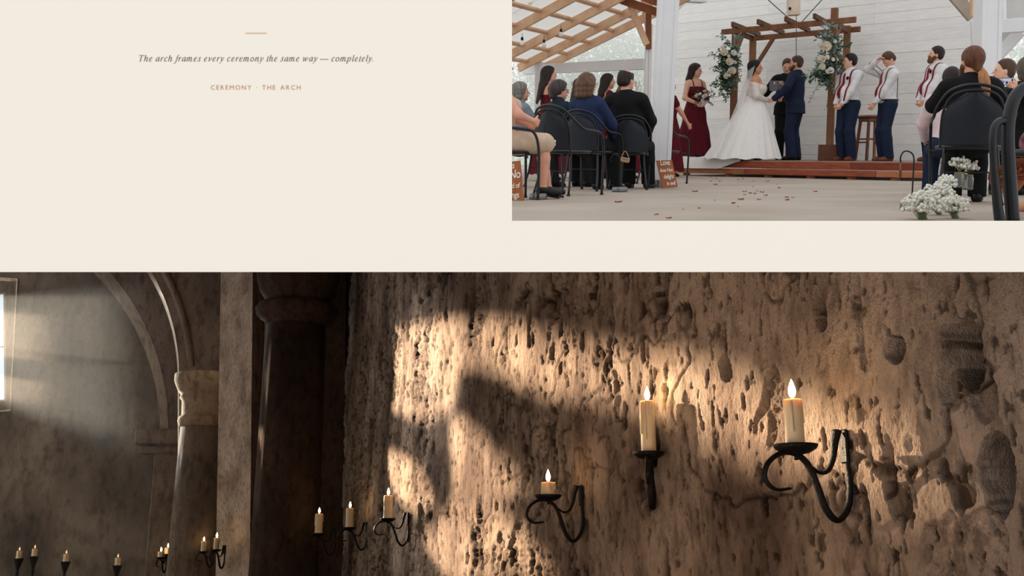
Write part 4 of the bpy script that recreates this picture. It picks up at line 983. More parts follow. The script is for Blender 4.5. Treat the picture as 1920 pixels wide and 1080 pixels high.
def leafmat(name, c):
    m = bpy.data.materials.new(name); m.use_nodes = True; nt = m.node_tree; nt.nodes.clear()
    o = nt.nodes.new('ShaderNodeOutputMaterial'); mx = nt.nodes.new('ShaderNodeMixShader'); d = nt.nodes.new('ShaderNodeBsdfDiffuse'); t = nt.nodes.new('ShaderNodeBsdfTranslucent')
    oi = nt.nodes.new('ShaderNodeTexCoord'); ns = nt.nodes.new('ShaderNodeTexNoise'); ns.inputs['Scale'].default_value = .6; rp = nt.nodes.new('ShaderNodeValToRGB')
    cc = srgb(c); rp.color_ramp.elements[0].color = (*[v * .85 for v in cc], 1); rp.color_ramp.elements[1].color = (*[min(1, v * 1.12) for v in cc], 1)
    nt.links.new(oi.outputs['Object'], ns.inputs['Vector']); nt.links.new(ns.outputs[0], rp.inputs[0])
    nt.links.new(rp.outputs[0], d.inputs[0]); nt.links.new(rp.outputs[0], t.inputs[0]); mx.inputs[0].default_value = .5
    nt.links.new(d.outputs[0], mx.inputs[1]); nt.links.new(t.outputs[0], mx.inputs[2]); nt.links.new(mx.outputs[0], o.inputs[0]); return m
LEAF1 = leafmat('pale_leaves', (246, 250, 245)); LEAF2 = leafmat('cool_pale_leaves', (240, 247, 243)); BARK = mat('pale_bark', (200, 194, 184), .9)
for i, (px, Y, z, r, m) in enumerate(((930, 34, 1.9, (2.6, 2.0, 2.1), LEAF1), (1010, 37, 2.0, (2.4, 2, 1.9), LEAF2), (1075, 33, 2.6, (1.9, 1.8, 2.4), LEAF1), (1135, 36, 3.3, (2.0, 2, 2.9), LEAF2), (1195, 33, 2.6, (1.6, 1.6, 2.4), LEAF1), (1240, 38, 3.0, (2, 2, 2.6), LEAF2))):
    q = P(px, 200, Y); leaf_crown('pale_tree', (q.x, Y, z), r, 5200, .062, m, BARK, ('pale tree at the far left outside the pavilion', 'second pale tree from the left beyond the seated guests', 'pale tree behind the burgundy dressed guests', 'tall pale tree seen under the gable rafter', 'pale tree just left of the wide white post', 'pale tree hidden mostly behind the wide white post')[i], 40 + i)
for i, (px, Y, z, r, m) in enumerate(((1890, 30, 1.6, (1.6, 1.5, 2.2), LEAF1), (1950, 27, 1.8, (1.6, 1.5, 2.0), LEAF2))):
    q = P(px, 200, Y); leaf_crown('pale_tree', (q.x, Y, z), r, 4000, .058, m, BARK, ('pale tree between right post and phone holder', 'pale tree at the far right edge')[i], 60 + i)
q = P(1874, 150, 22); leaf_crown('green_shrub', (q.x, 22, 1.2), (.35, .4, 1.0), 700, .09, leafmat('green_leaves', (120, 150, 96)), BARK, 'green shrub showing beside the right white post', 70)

# --- stage: plank-faced platform with a lower step
SL, SR = G(1262, 328.5), G(1748, 340.5)
sd = (SR - SL).normalized(); sn = Vector((sd.y, -sd.x, 0)); sn = sn if sn.y > 0 else -sn; SLEN = (SR - SL).length
stage = empty('wooden_stage', SL); tag(stage, 'low reddish plank stage under the wedding arch', 'stage')
DECK = mat('deck_boards', (158, 132, 116), .6, .2, 4, .1, 20, stretch=(1, 1, 1), col2=(132, 106, 92)); RED = mat('red_stained_plank', (168, 88, 60), .6, .25, 2.2, .15, 20, stretch=(2, 2, 12), col2=(136, 66, 44)); RED2 = mat('tan_plank', (190, 126, 88), .65, .2, 2.2, .15, 20, stretch=(2, 2, 12), col2=(164, 102, 70)); RED3 = mat('deep_red_plank', (138, 66, 46), .6, .2, 2.2, .15, 20, stretch=(2, 2, 12), col2=(112, 52, 38))
def sp(u, w, z): return sd * u + sn * w + Vector((0, 0, z))
uS = 0.42                                            # the upper platform begins here
def plank(u0, u1, z0, z1, w, m, name='face_plank'):
    MB().beam(sp(u0 + .003, w, (z0 + z1) / 2), sp(u1 - .003, w, (z0 + z1) / 2), .035, z1 - z0 - .006).build(name, m, stage)
plank(0, 1.75, .045, .150, 0, RED2); plank(1.75, SLEN * .82, .045, .150, -.004, RED); plank(SLEN * .82, SLEN, .045, .150, 0, RED2)
plank(uS, SLEN * .73, .155, STZ - .012, .02, RED); plank(SLEN * .73, SLEN, .155, STZ - .012, .02, RED3)
for u in (.25, 1.3, 2.2, 3.1, 3.9, 4.7): 
    if u < SLEN: MB().bbox(sp(u, .1, .022), (.12, .12, .044), .004).build('support_block', RED2, stage)
for k in range(8):
    w0 = .02 + k * .29
    a, b = (uS - .05 if k < 2 else uS - .05), SLEN
    MB().beam(sp(a, w0 + .14, STZ - .012), sp(b, w0 + .14, STZ - .012), .284, .024).build('deck_board', DECK, stage)
for k in range(8):
    w0 = .02 + k * .29
    MB().beam(sp(0, w0 + .14, .145), sp(uS - .06, w0 + .14, .145), .284, .02).build('step_board', DECK, stage)
MB().beam(sp(uS, .0, .22), sp(uS, 2.3, .22), .03, .13).build('side_plank', RED3, stage)

# --- timber wedding arch (pergola)
PF_R = Vector((5.58, 18.90, STZ)); PF_L = Vector((4.17, 20.34, STZ)); DV = EV * 1.28
AR = mat('oiled_arch_timber', (142, 98, 68), .6, .25, 4, .15, 24, stretch=(1.5, 1.5, .4), col2=(112, 74, 50)); ARD = mat('dark_arch_timber', (112, 76, 54), .6, .25, 4, .15, 24, col2=(84, 54, 40))
arch = empty('wedding_arch', PF_L); tag(arch, 'brown timber pergola arch standing on the stage', 'wedding arch')
def ap(p): return Vector(p) - PF_L
PB_R = PF_R + DV; PB_L = PF_L + DV; HT = Vector((0, 0, 1))
for p, h, m in ((PF_L, 2.50, AR), (PF_R, 2.62, AR), (PB_L, 2.36, AR), (PB_R, 2.45, AR)):
    MB().beam(ap(p), ap(p + HT * h), .115, .115, up=EV).build('post', m, arch)
wdir = (PF_R - PF_L).normalized()
bt = Vector((0, 0, 2.38))
MB().beam(ap(PF_L + bt - wdir * .28 - EV * .085), ap(PF_R + bt + wdir * .42 - EV * .085), .045, .10).build('front_beam', AR, arch)
MB().beam(ap(PB_L + bt - Vector((0, 0, .0)) - wdir * .02 + EV * .085), ap(PB_R + bt + wdir * .24 + EV * .085), .045, .10).build('back_beam', AR, arch)
L_ = (PF_R - PF_L).length
for k, u in enumerate((.06, .60, 1.16, 1.72)):
    a = PF_L + wdir * u + bt + Vector((0, 0, .085)) - EV * .42; b = a + EV * 2.0
    MB().beam(ap(a), ap(b), .05, .09).build('cross_rafter', ARD, arch)
for p, s in ((PB_L, 1), (PB_R, -1)):
    MB().beam(ap(p + Vector((0, 0, 1.72))), ap(p + wdir * s * .46 + Vector((0, 0, 2.34))), .06, .07).build('knee_brace', AR, arch)
for p in (PF_L, PF_R):
    MB().beam(ap(p + Vector((0, 0, 1.95))), ap(p + EV * .5 + Vector((0, 0, 2.36))), .06, .07).build('knee_brace', AR, arch)
for p in (PF_L, PF_R):
    MB().beam(ap(p + bt + Vector((0, 0, -.01))), ap(p + DV + bt + Vector((0, 0, -.01))), .045, .10).build('side_beam', ARD, arch)
PLB = mat('planter_wood', (112, 70, 50), .6, .2, 4, .1, 20, col2=(84, 50, 36))
def ap2(p): return ap(p)
Rz = Matrix.Rotation(math.atan2(EV.y, EV.x) - math.pi / 2, 3, 'Z')
for p in (PF_L, PF_R): MB().bbox(ap(p + EV * .05 + Vector((0, 0, .14))), (.34, .40, .28), .008, Rz).build('planter_box', PLB, arch)

# --- flower garlands tied to the front posts
GLEAF = [leafmat('eucalyptus', (146, 170, 164)), leafmat('dark_leaf', (78, 102, 76)), leafmat('olive_leaf', (120, 128, 88))]
ROSE = mat('ivory_rose', (236, 226, 208), .6, .08, 20); ROSEW = mat('white_rose', (240, 238, 232), .6, .05, 20)
def rose(parent, c, r, m, seed, look):
    """a rose of overlapping cupped petals"""
    rnd = random.Random(seed); mb = MB(); look = Vector(look).normalized(); x, y = frame_of(look)
    R = Matrix((x, y, look)).transposed()
    mb.ball(c, (r * .26, r * .26, r * .42), 8, 6, R)
    for ring, (n, rr, tilt) in enumerate(((3, .36, 1.7), (5, .58, 1.25), (6, .80, .8), (7, 1.0, .38))):
        for k in range(n):
            a = 2 * math.pi * (k + .5 * ring) / n + rnd.uniform(-.2, .2); d = Vector((math.cos(a), math.sin(a), 0)); t = Vector((-d.y, d.x, 0)); h = tilt * .45
            vs = []
            for i, (q, wv) in enumerate(((0, .35), (.4, .6), (.75, .62), (1.0, .3))):
                ctr = d * rr * q + Vector((0, 0, h * q * q * 1.1 - .15 + (.06 if i == 3 else 0)))
                vs += [Vector(c) + R @ ((ctr + t * wv * rr * .9 + Vector((0, 0, .1 * q))) * r), Vector(c) + R @ ((ctr) * r), Vector(c) + R @ ((ctr - t * wv * rr * .9 + Vector((0, 0, .1 * q))) * r)]
            mb.add(vs, [(3 * i + j, 3 * i + j + 1, 3 * i + j + 4, 3 * i + j + 3) for i in range(3) for j in range(2)])
    return mb.build('rose', m, parent, True, recalc=False)
def sprig(parent, pts, n, size, m, seed, name='leaf_sprig'):
    rnd = random.Random(seed); mb = MB(); pts = catmull(pts, 6); mb.tube(pts, .004, 4)
    for k in range(n):
        p = pts[rnd.randrange(len(pts))]; d = Vector((rnd.gauss(0, 1), rnd.gauss(0, 1), rnd.gauss(0, .8))).normalized(); x, y = frame_of(d)
        s = size * rnd.uniform(.6, 1.25); w = s * .38; b = p + d * .02
        mb.add([b, b + d * s * .5 + x * w + y * .1 * s, b + d * s, b + d * s * .5 - x * w + y * .1 * s, b + d * s * .5 - y * .12 * s], [(0, 1, 4), (1, 2, 4), (2, 3, 4), (3, 0, 4)])
    return mb.build(name, m, parent, recalc=False)
def garland(top, bottom, label, seed, wide, roses, trail):
    rnd = random.Random(seed); o = empty('flower_garland', top); tag(o, label, 'flower garland', 'rose garlands on the wedding arch')
    H = top.z - bottom.z; out = Vector((-.25, -1, 0)).normalized()
    for k in range(64):
        z = -H * rnd.random(); wd = wide * (.55 + .75 * math.sin(math.pi * min(1, max(0, -z / H)) ** .8)); a = rnd.uniform(-1, 1)
        st = Vector((a * wd * .35, -.12, z)); en = st + Vector((a * wd * .75 + rnd.gauss(0, .05), rnd.uniform(-.12, .06), rnd.uniform(-.22, .14)))
        sprig(o, [st, (st + en) / 2 + Vector((0, -.05, .03)), en], 17, rnd.choice((.06, .075, .09)), GLEAF[rnd.choice((0, 0, 0, 1, 1, 2))], seed * 100 + k)
    for k, (dx, dz, r, kind) in enumerate(roses): rose(o, Vector((dx, -.27, dz)), r * 1.12, ROSE if kind else ROSEW, seed * 50 + k, (dx * 2, -1, .25))
    for k, pts in enumerate(trail): sprig(o, [Vector(p) for p in pts], 12, .045, GLEAF[1 if k % 2 else 2], seed * 70 + k, 'trailing_vine')
    return o
t1 = P(1365, 80, 20.1); b1 = P(1365, 165, 20.1)
garland(Vector((t1.x, 20.18, t1.z)), b1, 'rose and eucalyptus garland on the left arch post', 3, .23,
        ((-.10, -.19, .062, 1), (.07, -.20, .05, 0), (.16, -.24, .035, 0), (0, -.36, .065, 1), (.10, -.37, .03, 0), (.06, -.52, .06, 1), (-.05, -.62, .05, 1), (-.02, -.26, .025, 0), (-.14, -.10, .03, 0)),
        (((-.08, -.1, -.6), (-.12, -.1, -.85), (-.05, -.12, -1.0)),))
t2 = P(1545, 58, 18.7); b2 = P(1545, 152, 18.7)
garland(Vector((t2.x, 18.72, t2.z)), b2, 'fuller rose and eucalyptus garland on the right arch post', 5, .30,
        ((-.14, -.22, .055, 0), (-.02, -.28, .075, 1), (-.10, -.50, .065, 1), (-.08, -.62, .05, 1), (.07, -.68, .05, 0), (.0, -.46, .035, 0), (.10, -.5, .03, 0), (-.16, -.3, .03, 0), (.12, -.2, .03, 0), (.02, -.7, .04, 0)),
        (((-.05, -.1, -.85), (-.14, -.12, -1.0), (-.22, -.12, -1.18)), ((.05, -.1, -.85), (.1, -.12, -1.05), (.06, -.12, -1.3)), ((-.1, -.1, -.7), (-.28, -.1, -.78), (-.36, -.1, -.74))))

# --- bar stool behind the groomsmen
STW = mat('stool_wood', (122, 66, 44), .45, .2, 5, .1, 20, col2=(92, 46, 32)); STW2 = mat('stool_leg_wood', (172, 112, 76), .5, .2, 5)
sp0 = P(1632, 299, 19.2); st = empty('bar_stool', (sp0.x, 19.2, STZ), .3); tag(st, 'brown wooden bar stool between two groomsmen', 'stool')
hh = P(1632, 216, 19.2).z - STZ
MB().bbox((0, 0, hh - .03), (.42, .36, .05), .02).build('seat', STW, st); MB().bbox((0, 0, hh - .085), (.36, .3, .06), .006).build('apron', STW, st)
for sx in (-1, 1):
    for sy in (-1, 1): MB().beam((sx * .15, sy * .12, hh - .07), (sx * .20, sy * .17, 0), .045, .045, up=(0, 1, 0)).build('leg', STW2 if sx > 0 else STW, st)
for sx in (-1, 1): MB().beam((sx * .18, -.145, .32), (sx * .18, .145, .32), .025, .03).build('rung', STW, st)
for sy in (-1, 1): MB().beam((-.18, sy * .15, .38), (.18, sy * .15, .38), .025, .03).build('rung', STW, st)
# ------------------------------------------------------------------ chairs
CHM_M = mat('black_chair_metal', (26, 30, 36), .35, .2, 20, metal=.2, spec=.5); CHP = mat('dark_sling', (26, 32, 42), .5, .2, 60, .1, 120, spec=.35)
def make_chair():
    o = empty('cafe_chair')
    half = [(-.265, .25, 0), (-.275, .255, .25), (-.285, .25, .50), (-.288, .20, .635), (-.288, .08, .665), (-.282, -.08, .685), (-.262, -.20, .76), (-.19, -.285, .87), (-.09, -.315, .915)]
    full = half + [(0, -.32, .925)] + [(-x, y, z) for x, y, z in reversed(half)]
    MB().tube(catmull(full, 5), .0135, 8).build('arm_frame', CHM_M, o, True)
    # curved back sheet inside an inner hoop
    vs = []; nx, nz = 14, 12; fs = []
    for j in range(nz + 1):
        t = j / nz; z = .465 + .40 * t; hw = .225 * (1 - max(0, (t - .45) / .55) ** 2.4 * .75)
        for i in range(nx + 1):
            s = -1 + 2 * i / nx; vs.append((s * hw, -.235 - .05 * (1 - s * s) - .05 * t, z))
    fs = [(j * (nx + 1) + i, j * (nx + 1) + i + 1, (j + 1) * (nx + 1) + i + 1, (j + 1) * (nx + 1) + i) for j in range(nz) for i in range(nx)]
    N = len(vs); vs2 = [(x, y - .008, z) for x, y, z in vs]; m = MB().add(vs + vs2, fs + [tuple(k + N for k in reversed(f)) for f in fs])
    m.build('back_panel', CHP, o, True)
    hoop = [(-.228, -.235, .44), (-.23, -.245, .60), (-.215, -.27, .74), (-.15, -.31, .85), (0, -.335, .885)]
    MB().tube(catmull(hoop + [(-x, y, z) for x, y, z in reversed(hoop[:-1])], 5), .010, 7).build('back_hoop', CHM_M, o, True)
    MB().lathe([(.05, .43), (.235, .43), (.255, .44), (.26, .452), (.25, .462), (.2, .466), (.02, .466)], 28).build('seat', CHM_M, o, True)
    for sx in (-1, 1):
        MB().tube(catmull([(sx * .19, -.18, .44), (sx * .21, -.21, .22), (sx * .235, -.27, .012)], 4), .0125, 8).tube([(sx * .235, -.27, .018), (sx * .235, -.27, 0)], .02, 8).build('rear_leg', CHM_M, o, True)
        MB().tube([(sx * .265, .25, .018), (sx * .265, .25, 0)], .02, 8).build('foot_cap', CHM_M, o, True)
        MB().tube([(sx * .20, .14, .435), (sx * .283, .25, .42)], .010, 6).build('seat_strut', CHM_M, o, True)
    MB().tube(catmull([(-.21, -.2, .25), (0, -.14, .25), (.21, -.2, .25)], 4), .007, 6).build('stretcher', CHM_M, o, True)
    return o
CHAIR0 = make_chair(); _used = []
def chair(px, Y, face, label, s=1.0):
    o = CHAIR0 if not _used else copy_tree(CHAIR0); _used.append(o)
    q = P(px, 283, Y); o.location = (q.x, Y, 0); o.rotation_euler = (0, 0, math.radians(face)); o.scale = (s,) * 3
    tag(o, label, 'chair', 'black metal cafe chairs'); return Vector((q.x, Y, 0))
cA = chair(1064, 11.3, -42, 'black cafe chair with tall rounded back left of centre, nearest in its row', 1.0)
cB = chair(1108, 12.6, -34, 'black cafe chair holding the woman in the navy blazer')
cC = chair(1178, 13.0, -6, 'black cafe chair holding the balding man beside the wide white post', .95)
cG = chair(949, 10.3, -78, 'black cafe chair at the left edge holding the guest in beige')
cP = chair(1241, 15.2, -40, 'black cafe chair half hidden behind the wide white post')
cD = chair(1035, 13.9, -45, 'black cafe chair holding the guest with glasses')
cR = chair(1817, 9.5, 4 - az(1817), 'black cafe chair holding the ponytailed guest', 1.1)
# the nearest chair: chunky padded tubes cut off by the right edge
_o = P(1960, 400, 6.9); cF = Vector((_o.x, 7.1, 0)); nf = empty('padded_chair', cF); tag(nf, 'black padded chair cut off at the right edge, closest of all', 'chair')
MB().tube(catmull([P(1945, 158, 6.75) - cF, P(1918, 166, 6.72) - cF, P(1899, 192, 6.7) - cF, P(1890, 245, 6.7) - cF, P(1893, 330, 6.7) - cF, P(1900, 424, 6.7) - cF], 6), [.03, .036, .04, .04, .042, .042], 12).build('back_frame', CHM_M, nf, True)
MB().tube(catmull([P(1892, 226, 6.7) - cF, P(1874, 228, 6.68) - cF, P(1863, 246, 6.66) - cF, P(1863, 300, 6.66) - cF, P(1870, 380, 6.66) - cF, P(1876, 424, 6.66) - cF], 6), [.024, .024, .024, .024, .03, .034], 10).build('arm', CHM_M, nf, True)
MB().lathe([(.05, .42), (.24, .42), (.27, .44), (.26, .47), (.02, .475)], 24, (.12, .1, 0)).build('seat', CHM_M, nf, True)
MB().tube([(.3, .25, .43), (.33, .3, 0)], .03, 8).build('leg', CHM_M, nf, True)

# ------------------------------------------------------------------ people

def at(px, Y, z=0.0): q = P(px, 283, Y); return Vector((q.x, Y, z))
def loc_of(base, face, s, w): return (Matrix.Rotation(-math.radians(face), 3, 'Z') @ (Vector(w) - Vector(base))) / s
def seated(s=1.0, **k):
    d = dict(hip=.555, hip_y=-.07, feet={'L': (-.12, .36, .085), 'R': (.12, .38, .085)}, knees={'L': (0, .4, 1), 'R': (0, .4, 1)}, hands={'L': (-.14, .26, .66), 'R': (.14, .28, .66)}, hints={'L': (-1, -.3, -.4), 'R': (1, -.3, -.4)})
    d.update(k); return Fig(s, **d)

# --- the couple
bb_, gb_ = at(1411, 19.5, STZ), at(1489, 19.6, STZ)
meet = P(1446, 186, 19.4)
bf, gf = -88 - az(1411), 66 - az(1489)
sB, sG = 1.015, 1.065
mh = loc_of(bb_, bf, sB, meet)
f = Fig(sB, True, 1.28, head=(-.05, .02, 0), hands={'L': mh + Vector((-.02, -.09, .0)), 'R': mh + Vector((.05, -.09, -.02))}, hints={'L': (-1, -.6, -.6), 'R': (1, -.5, -.7)}, palm={'L': (0, 0, -1), 'R': (0, 0, 1)}, curl=.55)
bride = person(bb_, bf, f, 'person in white lace wedding gown facing the navy suited groom', 'tan', .010)
wear(bride, 'lace_bodice', f, ['torso', 'pelvis', 'armL', 'armR'], LACE, .012, .010, [(tuple(f.U(0, 0, .43)), (0, .25, 1)), (tuple(f.U(0, 0, -.02)), (0, 0, -1))])
zz = f.U(0, 0, 0).z
gown(bride, IVORY, [(zz + .20, .185, .165, 0, .01), (zz + .10, .20, .19, 0, .01), (zz - .05, .27, .27, 0, -.02), (zz - .35, .37, .42, 0, -.08), (.30, .45, .55, 0, -.13), (.03, .52, .68, .0, -.18)], 22, .035, 140, 'gown_skirt', 3)
# train: a sheet that spreads over the stage edge and the step to the left
nu, nv = 70, 40; v = []
for i in range(nu + 1):
    for j in range(nv + 1):
        a = i / nu; b = j / nv
        uu = 1.70 - 1.80 * a; bb = min(1, b / .8); fb = max(0, (b - .8) / .2)                                # along / across the stage
        w_ = (.95 - .25 * a) * (1 - bb) + (-.055 + .02 * math.sin(a * 19)) * bb - .03 * fb
        dr = float(sstep(0, .3, a) * (1 - .75 * sstep(.78, 1, a)))
        top = STZ + .035 + .06 * (1 - b) + .018 * math.sin(a * 21 + b * 5) + .014 * math.sin(b * 13 - a * 7)
        fall = fb; zt = top - (top - (STZ - .02 - .13 * dr)) * fall
        q = SL + sp(uu, w_, 0); v.append((q.x, q.y, zt))
v = np.array(v); i = np.arange(nu)[:, None] * (nv + 1); j = np.arange(nv)[None]
qd = np.stack([(i + j).ravel(), (i + j + 1).ravel(), (i + nv + 2 + j).ravel(), (i + nv + 1 + j).ravel()], 1)
Mi = (Matrix.Translation(bb_) @ Matrix.Rotation(math.radians(bf), 4, 'Z') @ Matrix.Scale(sB, 4)).inverted()
v = np.array([Mi @ Vector(p) for p in v])
link('gown_train', np_mesh('gown_train', v, qd), IVORY, bride)
# veil down the back
VEIL = bpy.data.materials.new('veil_tulle'); VEIL.use_nodes = True; nt = VEIL.node_tree; nt.nodes.clear(); o_ = nt.nodes.new('ShaderNodeOutputMaterial'); mx = nt.nodes.new('ShaderNodeMixShader'); tr = nt.nodes.new('ShaderNodeBsdfTransparent'); df = nt.nodes.new('ShaderNodeBsdfDiffuse'); df.inputs[0].default_value = (.9, .9, .9, 1); mx.inputs[0].default_value = .38
nt.links.new(tr.outputs[0], mx.inputs[1]); nt.links.new(df.outputs[0], mx.inputs[2]); nt.links.new(mx.outputs[0], o_.inputs[0])
vs = []; n1, n2 = 24, 16
for i in range(n1 + 1):
    t = i / n1; y0 = -.10 - .58 * t ** 1.25; z0 = f.hc.z + .06 - (f.hc.z + .03) * t
    for j in range(n2 + 1):
        s_ = -1 + 2 * j / n2; wdt = .08 + .34 * t ** .8
        vs.append((s_ * wdt, y0 + .10 * s_ * s_ * (1 - t * .4) + .02 * math.sin(s_ * 14) * t, z0))
MB().add(vs, [(a * (n2 + 1) + b, a * (n2 + 1) + b + 1, (a + 1) * (n2 + 1) + b + 1, (a + 1) * (n2 + 1) + b) for a in range(n1) for b in range(n2)]).build('veil', VEIL, bride, True, recalc=False)
hair_cap(bride, f, HAIR['black'], .016, .03, (.045, .03), [c_(f.H(0, -.07, -.02), f.H(0, -.10, -.17), .075, .055), c_(f.H(.05, -.03, -.02), f.H(.05, -.07, -.16), .045, .04), c_(f.H(-.05, -.03, -.02), f.H(-.05, -.07, -.16), .045, .04)], low=None)

gh = loc_of(gb_, gf, sG, meet)
f = Fig(sG, False, 1.06, head=(.35, .05, 0), hands={'L': gh + Vector((-.04, -.08, .01)), 'R': gh + Vector((.06, -.10, -.02))}, hints={'L': (-1, -.6, -.6), 'R': (1, -.6, -.7)}, palm={'L': (0, 0, 1), 'R': (0, 0, -1)}, curl=.6, belly=.02)
groom = person(gb_, gf, f, 'person in navy suit holding the hands of the bride', 'rosy', .010)
sh = shirt(groom, f, WHITEC, infl=.010); jacket(groom, f, NAVY); trousers(groom, f, NAVY); shoes(groom, f, BLACKL); lay_tie(groom, f, sh, BURGT)
hair_cap(groom, f, HAIR['brown'], .010, 0, (.055, .04))
link('beard', sdf_mesh('beard', [c_(f.H(-.05, .02, -.05), f.H(-.01, .066, -.092), .030, .032), c_(f.H(.05, .02, -.05), f.H(.01, .066, -.092), .030, .032)], .008, .004), HAIR['ginger'], groom)

ob = at(1471, 20.6, STZ); of = 178 - az(1471)
bk_w = P(1459, 160, 20.25); k = loc_of(ob, of, 1.08, bk_w)
f = Fig(1.08, head=(0, -.35, 0), hands={'L': k + Vector((-.08, -.06, -.03)), 'R': k + Vector((.10, -.06, -.03))}, palm={'L': (0, .5, 1), 'R': (0, .5, 1)})
offi = person(ob, of, f, 'person in dark suit reading from a book behind the couple', 'fair', .011)
sh = shirt(offi, f, WHITEC, infl=.010); jacket(offi, f, BLACKC); trousers(offi, f, BLACKC); shoes(offi, f, BLACKL); lay_tie(offi, f, sh, CHAR)
hair_cap(offi, f, HAIR['brown'], .012, 0, (.05, .045))
bk = empty('book', P(1458, 161, 20.22), .1); tag(bk, 'grey covered book held open by the reader behind the couple', 'book')
for sx in (-1, 1):
    MB().bbox((sx * .075, .0, .0), (.15, .015, .22), .004, Matrix.Rotation(sx * .25, 3, 'Z') @ Matrix.Rotation(-.5, 3, 'X')).build('cover', mat('grey_cover', (98, 102, 110), .6), bk)
    MB().bbox((sx * .073, .02, .006), (.138, .02, .205), .004, Matrix.Rotation(sx * .25, 3, 'Z') @ Matrix.Rotation(-.5, 3, 'X')).build('pages', mat('book_pages', (226, 220, 206), .8), bk)
MB().tube([(.02, -.02, .02), (.15, -.03, .03)], .006, 6).build('ribbon', mat('gold_ribbon', (206, 168, 90), .5), bk)

# --- groomsmen
def groomsman(px, Y, face, s, label, hairc, g, belly, beard=None, hands=None, head=(0, 0, 0), susp=BURGT, skin='fair', hints=None, tieoff=0.0, lean=0.0, boots=LEATHER, feet=None):
    b = at(px, Y, STZ); face = face - az(px)
    f = Fig(s, False, g, head=head, belly=belly, hands=hands or {'L': (-.05, .27, .86), 'R': (.04, .28, .84)}, hints=hints or {'L': (-1, -.4, -.3), 'R': (1, -.4, -.3)}, palm={'L': (1, -.3, 0), 'R': (-1, -.3, 0)}, handdir={'L': (.7, .35, -.5), 'R': (-.7, .35, -.5)} if hands is None else None, lean=lean, feet=feet)
    o = person(b, face, f, label, skin, .010)
    sh = shirt(o, f, WHITEC, infl=.017, hem=.0); trousers(o, f, NAVY, .06, .022); shoes(o, f, boots); lay_tie(o, f, sh, BURGT)
    for sx in (-1, 1): lay_suspender(o, f, sh, susp, sx)
    MB().tube(catmull([f.U(.17 * g * math.cos(a), .15 * g * math.sin(a) + belly * .3, .055) for a in np.linspace(0, 2 * math.pi, 13)], 2), .017, 6).build('belt', BLACKL, o, True)
    hair_cap(o, f, HAIR[hairc], .013, .0, (.05, .045))
    if beard: link('beard', sdf_mesh('beard', [c_(f.H(-.055, .015, -.045), f.H(-.012, .068, -.096), .030, .036), c_(f.H(.055, .015, -.045), f.H(.012, .068, -.096), .030, .036), c_(f.H(-.02, .088, -.04), f.H(.02, .088, -.04), .012, .012)], .008, .004), HAIR[beard], o)
    return o, f
o, f = groomsman(1588, 18.5, 138, 1.03, 'person in white shirt and burgundy tie nearest the arch, hands clasped', 'black', 1.08, .05, head=(-.6, .02, 0), susp=BURGT, tieoff=.005)
rose(o, f.U(-.10, .16, .42), .03, mat('burgundy_rose', (96, 26, 36), .6), 901, (0, 1, .2))
o, f = groomsman(1661, 18.0, 116, 1.02, 'person in white shirt covering the face with one hand', 'brown', 1.0, .01, hands={'R': (.02, .20, 1.62), 'L': (-.02, .24, .93)}, hints={'R': (1, .7, -.4), 'L': (-1, -.5, -.2)}, head=(.1, -.75, .1), susp=LEATHER, boots=LEATHER, skin='rosy')
MB().tube(catmull([f.WR + Vector((.034 * math.cos(a), .034 * math.sin(a), -.01)) for a in np.linspace(0, 6.28, 9)], 2), .009, 6).build('wristband', BLACKL, o, True)
o, f = groomsman(1748, 17.4, 122, 1.04, 'person with full beard in white shirt at the right of the stage, hands clasped', 'dark', 1.14, .05, beard='ginger', head=(-.4, .1, 0), tieoff=.01)
rose(o, f.U(-.09, .15, .44), .035, mat('red_rose', (150, 44, 48), .6), 902, (0, 1, .2))

# --- bridesmaids
def bridesmaid(px, Y, z, face, s, label, hairc, head=(0, 0, 0), hands=None, long=True, strap=True, skin='fair', vx=.0135, hem=.10, wide=1.0, sleeve=False, curl=.5, folds=20):
    b = at(px, Y, z); face = face - az(px); f = Fig(s, True, 1.03, head=head, hands=hands, curl=curl, hints={'L': (-1, -.5, -.2), 'R': (1, -.5, -.2)})
    o = person(b, face, f, label, skin, vx)
    wear(o, 'bodice', f, ['torso', 'pelvis'] + ([] if not sleeve else []), BURG, .010, .010, [(tuple(f.U(0, 0, .40)), (0, -.10, 1)), (tuple(f.U(0, 0, -.04)), (0, 0, -1))])
    for sx in (-1, 1):
        if strap: MB().tube(catmull([f.U(sx * .085, .12, .36), f.U(sx * .09, .08, .48), f.U(sx * .09, -.01, .545), f.U(sx * .085, -.12, .42)], 3), .010, 6).build('strap', BURG, o, True)
        if sleeve:
            E0, S0 = getattr(f, 'E' + ('L' if sx < 0 else 'R')), getattr(f, 'S' + ('L' if sx < 0 else 'R'))
            link('sleeve', sdf_mesh('sleeve', [c_(S0 + Vector((0, 0, .01)), S0.lerp(E0, .38), .064, .058)], .01, .006), BURG, o)
    zz = f.U(0, 0, 0).z
    gown(o, BURG, [(zz + .17, .148, .128, 0, .005), (zz + .08, .172, .152, 0, .0), (zz - .06, .212, .19, 0, .0), (zz - .22, .222, .20, 0, .0), (zz - .42, .245 * wide, .23 * wide, 0, .0), (hem, .30 * wide, .30 * wide, 0, -.02)], folds, .06, 120, 'skirt', px)
    ex = [c_(f.H(0, -.07, .0), f.H(0, -.11, -.16), .08, .07), c_(f.H(0, -.11, -.16), f.U(.02, -.17, .28), .075, .05)] if long else [c_(f.H(0, -.08, .0), f.H(0, -.10, -.08), .07, .05)]
    if long: ex += [c_(f.H(-.06, -.02, -.02), f.U(-.10, .05, .36), .04, .035), c_(f.H(.06, -.03, -.02), f.H(.07, -.06, -.14), .04, .03)]
    hair_cap(o, f, HAIR[hairc], .016, .02, (.045, .035), ex, low=None)
    shoes(o, f, BLACKL, .004)
    return o, f
bq_w = P(1319, 183, 20.2); bfc = -150
